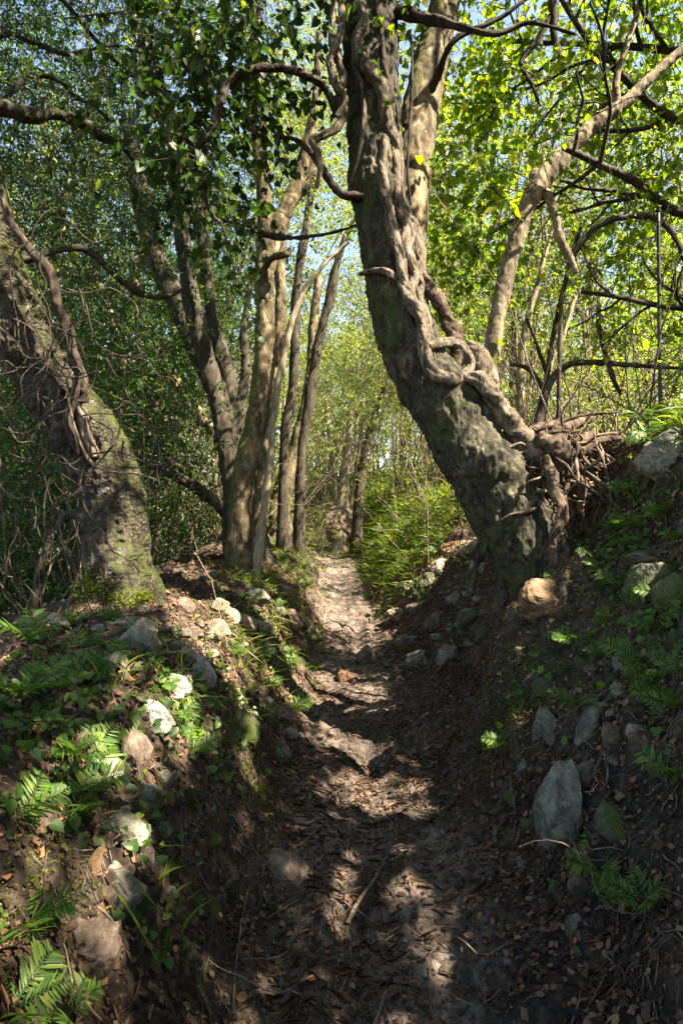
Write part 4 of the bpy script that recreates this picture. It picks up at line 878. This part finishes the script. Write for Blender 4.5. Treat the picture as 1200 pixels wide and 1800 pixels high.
# low thicket left behind the bank and along the right
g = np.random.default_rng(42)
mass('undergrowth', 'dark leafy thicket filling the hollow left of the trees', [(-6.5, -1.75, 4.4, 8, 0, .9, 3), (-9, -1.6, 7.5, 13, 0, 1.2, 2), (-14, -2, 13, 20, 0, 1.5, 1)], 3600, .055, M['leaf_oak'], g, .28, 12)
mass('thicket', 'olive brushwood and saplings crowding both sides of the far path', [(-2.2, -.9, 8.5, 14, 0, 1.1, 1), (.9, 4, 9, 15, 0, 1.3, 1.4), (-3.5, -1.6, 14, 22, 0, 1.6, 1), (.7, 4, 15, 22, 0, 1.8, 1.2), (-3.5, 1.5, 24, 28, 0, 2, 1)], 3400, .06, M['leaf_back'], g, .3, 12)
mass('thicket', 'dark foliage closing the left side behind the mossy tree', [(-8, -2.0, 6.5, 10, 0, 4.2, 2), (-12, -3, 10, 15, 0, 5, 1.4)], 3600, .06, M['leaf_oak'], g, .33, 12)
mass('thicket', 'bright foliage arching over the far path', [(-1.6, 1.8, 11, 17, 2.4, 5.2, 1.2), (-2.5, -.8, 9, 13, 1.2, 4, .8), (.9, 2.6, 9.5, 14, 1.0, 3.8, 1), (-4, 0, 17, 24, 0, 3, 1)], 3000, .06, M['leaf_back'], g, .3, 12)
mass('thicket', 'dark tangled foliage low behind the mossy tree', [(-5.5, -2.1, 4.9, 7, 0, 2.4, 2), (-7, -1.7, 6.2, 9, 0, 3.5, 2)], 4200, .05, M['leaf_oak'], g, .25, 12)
def px_mass(label, boxes, N, size, m, g, spread=.3, nl=12, keep=keep_gaps, tpl=OVAL):
    ml = MB(); twig_cloud(g, clusters(g, N, boxes, spread), size * 5, nl, size, tpl, None, ml, keep=keep); return tag(ml.build('foliage', m), label, kind='stuff')
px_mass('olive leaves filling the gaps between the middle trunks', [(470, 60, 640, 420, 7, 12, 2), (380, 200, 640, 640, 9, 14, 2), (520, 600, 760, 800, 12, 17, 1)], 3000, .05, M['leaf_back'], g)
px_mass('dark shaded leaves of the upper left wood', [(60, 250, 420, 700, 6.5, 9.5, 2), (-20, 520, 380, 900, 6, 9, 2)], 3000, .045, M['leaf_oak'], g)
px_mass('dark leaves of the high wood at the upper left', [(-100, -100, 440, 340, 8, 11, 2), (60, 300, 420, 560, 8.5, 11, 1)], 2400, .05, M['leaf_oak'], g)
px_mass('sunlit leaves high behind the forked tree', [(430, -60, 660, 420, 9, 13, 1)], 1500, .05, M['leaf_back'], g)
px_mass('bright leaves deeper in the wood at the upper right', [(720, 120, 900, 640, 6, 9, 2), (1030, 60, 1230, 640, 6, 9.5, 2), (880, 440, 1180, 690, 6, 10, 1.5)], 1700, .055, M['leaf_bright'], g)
mass('thicket', 'tall loose foliage of the wood filling in between the trunks', [(1.7, 8, 5.5, 10, .2, 2.2, 1.2), (2, 10, 10, 17, 0, 4.5, 1.6), (-9, -2.2, 9, 14, 0, 4, .8), (-4, 3.5, 17, 27, 0, 4.5, 1.6), (-12, -3, 14, 24, 0, 6, 1.2), (1.2, 2.6, 5.8, 8, .1, 1.0, .35)], 5200, .065, M['leaf_back'], g, .35, 12)
def thin_stems(name, label, boxes, N, L, r, m, g, kind='stuff', up=.8):
    tot = sum(b[4] for b in boxes); S = []
    for (x0, x1, y0, y1, wt) in boxes:
        k = int(N * wt / tot); S.append(np.stack([g.uniform(x0, x1, k), g.uniform(y0, y1, k)], -1))
    S = np.concatenate(S); z = height(S[:, 0], S[:, 1]); p = np.column_stack((S, z - .05)); n = len(p)
    d = norm(g.normal(0, .35, (n, 3)) + np.array((0, 0, up))); l = L * g.uniform(.4, 1.3, n); bend = g.normal(0, .3, (n, 3))
    s = np.linspace(0, 1, 7)[None, :, None]
    path = p[:, None] + d[:, None] * s * l[:, None, None] + bend[:, None] * s ** 2 * l[:, None, None] + np.cumsum(g.normal(0, .02, (n, 7, 3)), 1) * l[:, None, None]
    mb = MB(); many_tubes(mb, path, (r * g.uniform(.5, 1.5, n))[:, None] * np.linspace(1.2, .4, 7)[None], 4, g.random(n))
    return tag(mb.build(name, m), label, kind=kind)
g = np.random.default_rng(43)
thin_stems('brushwood', 'thin bare stems and dead twigs standing in the thicket', [(-7, -1.8, 4.6, 10, 2), (-2.4, -.9, 8, 16, 1.2), (.9, 5, 7.5, 16, 2.0), (-10, 0, 12, 24, 1.2), (1.6, 3.5, 4.4, 7, .5)], 1500, 2.3, .0055, M['twig'], g)
thin_stems('brushwood', 'pale poles of young saplings in the far wood', [(-8, 3, 14, 26, 1), (1.2, 8, 9, 22, 1), (-9, -2, 8, 14, .6)], 300, 6.0, .018, M['bark_slim'], g, up=1.6)
# ------------------------------------------------------------------ ferns
def frond_mesh(seed, L=1.0, pairs=13, arch=.5):
    g = np.random.default_rng(seed); mb = MB(); n = 14; s = np.linspace(0, 1, n)
    mid = np.stack([.05 * np.sin(s * 3 + seed), s * np.cos(arch * s), np.sin(arch * 1.5 * s) * .35 - .25 * s * s], -1) * L
    add_tube(mb, mid, np.linspace(.011, .003, n) * L, nseg=4, n=n, cap=False)
    pos, dr, nr, sz = [], [], [], []
    for k in range(pairs):
        t = .16 + .82 * k / (pairs - 1); p = np.array([np.interp(t, s, mid[:, a]) for a in range(3)])
        tg = norm(np.array([np.interp(t + .02, s, mid[:, a]) - np.interp(t - .02, s, mid[:, a]) for a in range(3)]))
        pl = L * .36 * (math.sin(math.pi * min(1, (t - .02) ** .75)) ** .8 + .05)
        pl0 = pl
        for sd in (-1, 1):
            pl = pl0 * g.uniform(.72, 1.12); d = norm(np.array((sd, .42 + g.normal(0, .10), -.10 + g.normal(0, .12)))); d = norm(d + tg * .15)
            pos.append(p); dr.append(d); nr.append((0, g.normal(0, .2), 1)); sz.append(pl)
            for q in (.25, .5, .72):
                for s2 in (-1, 1):
                    pos.append(p + d * pl * q); dr.append(norm(np.cross(d, (0, 0, 1)) * s2 * .8 + d * .8)); nr.append((0, 0, 1)); sz.append(L * .052 * (1 - .4 * q) * g.uniform(.6, 1.2))
    add_leaves(mb, np.array(pos), np.array(dr), np.array(nr, float), np.array(sz), (OVAL[0] * np.array((.36, 1, .4)), OVAL[1]), g)
    return mb.mesh('frond', M['leaf_fern'])
FR = [frond_mesh(k, arch=.3 + .15 * k) for k in range(4)]
FSEEN = {}
def fern(px, py, s, label, n=None, group=None, rz=None, g=np.random.default_rng(51), up=.55):
    p = hit(px, py); nm_ = hnormal(p[0], p[1])
    root = empty('fern', p, label=label, cat='fern', group=group)
    n = n or int(g.integers(4, 7)); a0 = g.uniform(0, 6.28)
    for k in range(n):
        f = bpy.data.objects.new('frond', FR[int(g.integers(4))]); C.objects.link(f); f.parent = root
        a = a0 + 6.28 * k / n + g.normal(0, .3); d = Vector((math.cos(a), math.sin(a), 0)) + Vector(nm_) * up + Vector((0, 0, .15)) ; d.normalize()
        z = (Vector(nm_) + Vector((0, -.3, .5)) + Vector(g.normal(0, .2, 3))).normalized(); x = d.cross(z).normalized(); z = x.cross(d)
        sc_ = 1.08 * s * g.uniform(.7, 1.2)
        f.matrix_local = Matrix((x * sc_, d * sc_, z * sc_)).transposed().to_4x4()
    return root
for a, b, s, l in [(160, 1385, .17, 'bright fern spilling over the left bank beside the brown block'), (120, 1435, .15, 'drooping fern low in the left bank above the pale rounded rock'),
        (330, 1320, .13, 'small fern right of the brown block in the left bank'), (315, 1265, .13, 'lacy fern growing beside the bluish triangular rock'), (215, 1310, .10, 'little fern wedged over the brown block'),
        (25, 1440, .16, 'fern cut by the left edge above the brown boulder'), (35, 1630, .15, 'sunlit yellow-green fern cut by the left edge beside the boulder'), (15, 1780, .14, 'dim fern in the bottom left corner'),
        (115, 1790, .13, 'bright sunlit fern at the bottom edge under the brown boulder'), (30, 1230, .18, 'fern at the left edge on the ivy slope'), (60, 1130, .22, 'broad fern left of the mossy tree foot'), (150, 1140, .16, 'fern at the foot of the mossy tree'),
        (410, 1150, .12, 'fern beside the sunlit cream rocks'), (445, 1035, .16, 'fern under the slim forked tree'), (890, 1310, .14, 'fern on the mossy patch left of the oval rock'), (1055, 1530, .15, 'spreading fern in the dark right bank below the elongated rock'),
        (1130, 1590, .13, 'single drooping fern low in the dark right bank'), (1185, 1365, .13, 'fern cut by the right edge beside the dark bank'), (1145, 1110, .17, 'shaded fern under the mossy blocks at right'), (1095, 930, .14, 'fern right of the root hollow'),
        (1175, 905, .16, 'lush fern under the shaded boulder'), (1060, 1000, .10, 'small fern left of the flat mossy slab'), (1130, 860, .14, 'bright fern hanging under the grassy bank top'), (1135, 1200, .10, 'faint fern in the shaded right bank'),
        (1130, 740, .22, 'tall fern on top of the right bank'), (1060, 725, .18, 'fern on the bank top behind the root ledge'), (1190, 700, .25, 'big fern on the bank top at the right edge'), (430, 1215, .10, 'small fern near the left path edge')]:
    fern(a, b, s, l)
g = np.random.default_rng(52)
for k in range(46): fern(g.uniform(620, 780), g.uniform(850, 985), g.uniform(.14, .27), 'fern among many on the sunlit far right bank', group='ferns on the sunlit far right bank')
for k in range(16): fern(g.uniform(1050, 1195), g.uniform(690, 780), g.uniform(.15, .26), 'fern among several on top of the right bank', group='ferns on top of the right bank')
for k in range(14): fern(g.uniform(0, 240), g.uniform(1085, 1330), g.uniform(.08, .15), 'small fern on the ivy-covered left slope', group='small ferns on the left slope')
for k in range(24): fern(g.uniform(1000, 1195), g.uniform(840, 1260), g.uniform(.08, .15), 'small fern in the shaded right bank', group='small ferns in the right bank')
for k in range(22): fern(g.uniform(430, 550), g.uniform(950, 1330), g.uniform(.07, .15), 'small fern along the left bank edge up the path', group='small ferns on the left path edge')
# ------------------------------------------------------------------ ground cover
def regions(g, regs):
    """regs: (px, py, sd px, count): world positions under pixels, dense around hits"""
    out = []
    for (px, py, sx, sy, k) in regs:
        m_ = max(3, min(24, k // 12)); hs = np.array([hit(px + g.normal(0, sx), py + g.normal(0, sy)) for _ in range(m_)])
        q = hs[g.integers(0, m_, k)]; s = .05 + .012 * q[:, 1]; q = q + g.normal(0, 1, (k, 3)) * s[:, None] * np.array((1, 1.3, 0)); q[:, 2] = height(q[:, 0], q[:, 1]); out.append(q)
    return np.concatenate(out)
g = np.random.default_rng(61)
q = regions(g, [(170, 1180, 90, 60, 260), (60, 1200, 50, 60, 160), (340, 1190, 40, 50, 90), (420, 1250, 25, 30, 40), (300, 1300, 60, 60, 90), (200, 1380, 60, 60, 70), (330, 1440, 14, 14, 14), (390, 1070, 50, 20, 60), (1060, 1000, 50, 60, 120),
                (1120, 1130, 60, 60, 80), (110, 1330, 60, 60, 60), (460, 1170, 20, 30, 50), (150, 1500, 60, 60, 30), (240, 1620, 60, 60, 16), (1130, 860, 40, 30, 120), (1030, 940, 20, 40, 60), (50, 1040, 60, 30, 90), (1100, 960, 50, 50, 160), (1000, 1180, 60, 50, 60), (1140, 1250, 50, 60, 50)])
mb = MB(); N = len(q); nm_ = hnormal(q[:, 0], q[:, 1]); d = norm(g.normal(0, 1, (N, 3)) + np.array((0, -.4, -.3)))
add_leaves(mb, q + nm_ * g.uniform(.008, .05, N)[:, None], d, norm(nm_ + g.normal(0, .35, (N, 3)) + np.array((0, -.4, .3))), g.uniform(.018, .042, N), HEART, g)
tag(mb.build('ivy', M['leaf_ivy']), 'small heart-shaped ivy leaves covering the banks', kind='stuff')
def blades(g, q, L, m, name, label, lean=.5, w_=.0028):
    n = len(q); s = np.linspace(0, 1, 5); d = norm(g.normal(0, lean, (n, 3)) + np.array((0, 0, 1.))); l = L * g.uniform(.4, 1.4, n)
    out = norm(d * np.array((1, 1, 0)) + g.normal(0, .2, (n, 3)) * np.array((1, 1, 0)))
    c = q[:, None] + d[:, None] * (s[:, None] * l[:, None, None]) + (out[:, None] * .5 + np.array((0, 0, -.45))) * (s ** 2)[:, None] * l[:, None, None]
    wd = w_ * g.uniform(.6, 1.5, n) * (1 + q[:, 1] * .16); side = norm(np.cross(d, g.normal(0, 1, (n, 3))))
    k = np.array([1, .95, .8, .5, .05])[None, :, None] * wd[:, None, None] * side[:, None]
    V = np.stack([c - k, c + k], 2).reshape(-1, 3); i = np.arange(4); f = np.stack([2 * i, 2 * i + 1, 2 * i + 3, 2 * i + 2], -1)
    Fq = (f[None] + (np.arange(n) * 10)[:, None, None]).reshape(-1, 4)
    return tag(MB().add(V, Fq, np.repeat(g.random(n), 10)).build(name, m), label, kind='stuff')
q = regions(g, [(700, 900, 50, 40, 6000), (655, 955, 30, 26, 3400), (690, 985, 25, 20, 1200), (750, 900, 30, 40, 2400), (640, 880, 30, 30, 2400), (560, 960, 8, 20, 500), (1150, 700, 50, 20, 1800), (1180, 740, 30, 12, 500), (500, 950, 20, 15, 500), (530, 1020, 12, 50, 500), (480, 1080, 25, 40, 400),
                (440, 1010, 30, 10, 200), (270, 1540, 6, 6, 26), (300, 1210, 60, 30, 160), (440, 1140, 30, 30, 260), (720, 1000, 20, 12, 200), (560, 915, 20, 8, 600), (660, 820, 30, 30, 1200)])
blades(g, q, .14, M['grass'], 'grass', 'grass growing on the banks')
q = regions(g, [(700, 860, 50, 40, 1200), (640, 840, 30, 30, 900), (1130, 690, 60, 20, 600), (760, 860, 30, 40, 700)])
blades(g, q, .34, M['grass'], 'grass', 'tall bright grass on the crest of the right bank', .4, .005)
# moss leaflets on stones and earth
q = regions(g, [(435, 1350, 10, 34, 1500), (905, 1225, 26, 30, 1800), (860, 1290, 14, 14, 500), (430, 1250, 20, 10, 300), (372, 1475, 8, 6, 200), (910, 1240, 30, 35, 1600), (870, 1280, 14, 14, 600), (1010, 1130, 30, 20, 400), (525, 1100, 12, 20, 700), (500, 1060, 14, 30, 600), (900, 1100, 40, 30, 500), (340, 1590, 6, 30, 300), (460, 1120, 20, 20, 500), (80, 1560, 50, 10, 500)])
mb = MB(); N = len(q); nm_ = hnormal(q[:, 0], q[:, 1])
add_leaves(mb, q + nm_ * g.uniform(0, .02, N)[:, None], norm(g.normal(0, 1, (N, 3)) + nm_ * .6), norm(g.normal(0, 1, (N, 3)) + nm_), g.uniform(.005, .014, N), OVAL, g)
tag(mb.build('moss', M['moss_leaf']), 'soft green moss growing on the earth and stones of the banks', kind='stuff')
# dead leaves, straw and twigs
g = np.random.default_rng(71)
def scatter(g, N, y0, y1, xr, pw=1.0):
    y = y0 + (y1 - y0) * g.random(N) ** pw; x = pathx(y) + g.uniform(-xr, xr, N); z = height(x, y); return np.stack([x, y, z], -1)
def litter(name, label, q, sizes, g, lift=.012, tpl=CURL, m='litter', tilt=.35, wd=1.0):
    N = len(q); nm_ = hnormal(q[:, 0], q[:, 1]); mb = MB(); t = g.normal(0, 1, (N, 3)); t = norm(t - nm_ * (t * nm_).sum(1, keepdims=True))
    add_leaves(mb, q + nm_ * (g.uniform(0.0, 1, N) * lift)[:, None], norm(t + nm_ * g.normal(0, .2, (N, 1))), norm(nm_ + g.normal(0, tilt, (N, 3))), sizes, (tpl[0] * np.array((wd, 1, 1)), tpl[1]), g)
    return tag(mb.build(name, M[m]), label, kind='stuff')
q = scatter(g, 60000, .9, 9, 1.9, 1.5); dn = np.abs(q[:, 0] - pathx(q[:, 1])); cl = vnoise(q * 2.3)
q = q[g.random(len(q)) < np.clip(-.02 + (dn > .27) * .42 + cl * .4, .02, 1)]
litter('leaf_litter', 'dead brown leaves littering the path and banks', q, g.uniform(.010, .034, len(q)) * g.choice([1, 1, 1, 1.5], len(q)), g, .014)
y_ = .9 + 7 * g.random(52000) ** 1.4; d_ = g.uniform(.38, 1.75, 52000) * g.choice([-1, 1], 52000); q = np.stack([pathx(y_) + d_, y_, height(pathx(y_) + d_, y_)], -1)
q = q[g.random(len(q)) < np.clip(.5 + .9 * vnoise(q * 2.6 + 31), .05, 1)]
litter('leaf_litter', 'dead leaves caught on the slopes of both banks', q, g.uniform(.008, .030, len(q)), g, .016, tilt=.5)
q = scatter(g, 60000, .9, 8, 1.2, 1.4); cl = vnoise(q * 3.1 + 5); q = q[g.random(len(q)) < np.clip(.10 + cl, .01, 1)]
litter('leaf_litter', 'fine chaff and crumbled leaf bits on the earth', q, g.uniform(.004, .012, len(q)), g, .006)
q = scatter(g, 26000, .9, 7, .8, 1.4); q = q[g.random(len(q)) < np.clip(.15 + 1.0 * vnoise(q * 2.2 + 8), .01, 1)]
litter('straw', 'thin straw and needles strewn over the path', q, g.uniform(.03, .08, len(q)), g, .006, OVAL, 'litter', .2, .10)
# lumps of soil so the earth breaks up
q = scatter(g, 26000, .9, 6.5, 1.7, 1.4); sz = g.uniform(.003, .013, len(q)) * g.choice([1, 1, 1, 1.8], len(q))
_b = bmesh.new(); bmesh.ops.create_icosphere(_b, subdivisions=1, radius=1); _b.verts.ensure_lookup_table(); I1 = np.array([v.co[:] for v in _b.verts]); IF1 = np.array([[v.index for v in f.verts] for f in _b.faces]); _b.free()
V = q[:, None] + sz[:, None, None] * I1[None] * g.uniform(.55, 1.2, (len(q), 12 if len(I1) == 12 else len(I1), 1)) * np.array((1, 1, .7))
tag(MB().add(V.reshape(-1, 3), (IF1[None] + (np.arange(len(q)) * len(I1))[:, None, None]).reshape(-1, 3), 0).build('dirt', M['earth'], smooth=False), 'crumbs and clods of dark soil', kind='stuff')
# individual sticks
def ground_stick(pts, w_, label, m='twig', lift=.012, grp='sticks lying on the ground'):
    c = np.array([hit(a, b) for a, b in pts]) + np.array((0, 0, lift)); c = smooth_path(c, 12); c[:, 2] = np.maximum(c[:, 2], height(c[:, 0], c[:, 1]) + w_ * .6)
    mb = MB(); add_tube(mb, c, np.linspace(w_, w_ * .45, 12), nseg=8, n=36, disp=small_disp(int(pts[0][0]), .25))
    return tag(mb.build('stick', M[m], origin=c[0]), label, 'stick', grp)
for a in [([(450, 1545), (500, 1505), (540, 1480), (560, 1455)], .006, 'curved thin stick over the flat-topped brown rock'), ([(610, 1630), (630, 1590), (655, 1555), (668, 1530)], .008, 'long stick lying up the middle of the path'),
          ([(565, 1420), (580, 1405), (600, 1390)], .014, 'thick short stick on the left of the path'), ([(516, 1445), (540, 1452), (562, 1442)], .011, 'pale broken branch near the small orange leaf'),
          ([(655, 1075), (690, 1068), (712, 1060)], .022, 'weathered branch end at the right path edge'), ([(410, 1790), (415, 1700), (430, 1600), (440, 1560)], .004, 'long bare stem standing at the bottom left of the path'),
          ([(345, 1680), (350, 1740), (380, 1800)], .004, 'bent bare stem at the bottom under the left bank'), ([(470, 1620), (520, 1590), (560, 1575)], .003, 'twig crossing behind the green leaves'),
          ([(170, 1600), (200, 1630), (216, 1680)], .004, 'root-like stick curving beside the brown boulder'), ([(360, 1350), (375, 1400), (400, 1440)], .004, 'thin stick hanging on the left bank'),
          ([(690, 1650), (670, 1670), (680, 1700)], .003, 'small forked twig in the dark of the path'), ([(895, 1370), (905, 1440), (898, 1490)], .004, 'thin stem hanging left of the elongated rock'),
          ([(1020, 1300), (1065, 1350), (1060, 1400)], .005, 'curved stem bending past the tilted grey rock'), ([(940, 1240), (965, 1310), (950, 1340)], .003, 'fine stem over the oval grey rock')]: ground_stick(*a)
g = np.random.default_rng(72)
q = scatter(g, 1500, .9, 8, 1.7, 1.3); nm_ = hnormal(q[:, 0], q[:, 1]); t = g.normal(0, 1, (len(q), 3)); t = norm(t - nm_ * (t * nm_).sum(1, keepdims=True)); l = g.uniform(.04, .20, len(q))
s = np.linspace(-.5, .5, 5)[None, :, None]; pa = q[:, None] + t[:, None] * s * l[:, None, None] + g.normal(0, .15, (len(q), 1, 3)) * (s ** 2) * l[:, None, None]
pa[:, :, 2] = height(pa[:, :, 0], pa[:, :, 1]) + g.uniform(.002, .02, (len(q), 1))
mb = MB(); many_tubes(mb, pa, (g.uniform(.0008, .003, len(q)))[:, None] * np.ones(5), 4, g.random(len(q))); tag(mb.build('twig_litter', M['twig']), 'small fallen twigs strewn over the ground', kind='stuff')
# long dry stems trailing down the banks
q = np.array([hit(a, b) for a, b in zip(np.concatenate((g.uniform(60, 480, 50), g.uniform(850, 1190, 60))), g.uniform(1080, 1750, 110))]); n = len(q)
a_ = np.cumsum(g.normal(0, .35, (n, 9)), 1) + g.uniform(-.7, .7, (n, 1)); st = g.uniform(.015, .05, (n, 1))
pa = q[:, None] + np.cumsum(np.stack([np.sin(a_) * st, -.25 * np.cos(a_) * st, -np.cos(a_) * st], -1), 1); pa[:, :, 2] = np.maximum(pa[:, :, 2], height(pa[:, :, 0], pa[:, :, 1]) + .008)
pa[:, :, 1] -= .01
mb = MB(); many_tubes(mb, pa, g.uniform(.0008, .0022, (n, 1)) * np.ones(9), 4, g.random(n)); tag(mb.build('dry_stems', M['twig']), 'thin dry stems and rootlets trailing down the banks', kind='stuff')
# notable fallen leaves and seedlings
def single_leaf(px, py, s, m, label, tpl=BROAD, seed=0):
    g = np.random.default_rng(seed + int(px)); p = hit(px, py); n_ = hnormal(p[0], p[1]); mb = MB()
    add_leaves(mb, np.zeros((1, 3)), norm(g.normal(0, 1, (1, 3)) * np.array((1, 1, .2))), norm(n_[None] if n_.ndim == 1 else n_) + np.array((0, -.3, .2)), np.array([s]), tpl, g)
    o = mb.build('fallen_leaf', M[m]); o.location = tuple(p + np.array((0, 0, .015))); tag(o, label, 'leaf', 'single leaves lying on the path')
M['leaf_yellow'] = leaf_mat('leaf_yellow', [(0, (.45, .22, .02)), (1, (.5, .27, .03))], (1.2, 1, .6), .3)
M['leaf_red'] = leaf_mat('leaf_red', [(0, (.26, .11, .06)), (1, (.34, .15, .09))], (1.2, 1, .6), .2)
for a in [(540, 1378, .045, 'leaf_yellow', 'small orange-yellow leaf left of the path middle'), (708, 1762, .026, 'leaf_red', 'reddish leaf at the bottom of the path'), (832, 1655, .035, 'leaf_red', 'curled tan leaf at the right of the lower path'),
          (915, 1655, .026, 'leaf_red', 'reddish leaf in the dark right of the path'), (812, 1392, .03, 'leaf_red', 'tan leaf at the right path edge'), (335, 1775, .035, 'leaf_ivy', 'round green leaf at the bottom left'),
          (470, 1590, .04, 'leaf_ivy', 'green leaf under the flat-topped brown rock'), (525, 1590, .028, 'leaf_ivy', 'small yellow-green leaf right of the green leaf'), (882, 1624, .03, 'leaf_ivy', 'pale green leaf in the dark right of the path'), (568, 1515, .024, 'leaf_red', 'orange leaf right of the flat-topped rock')]: single_leaf(*a)
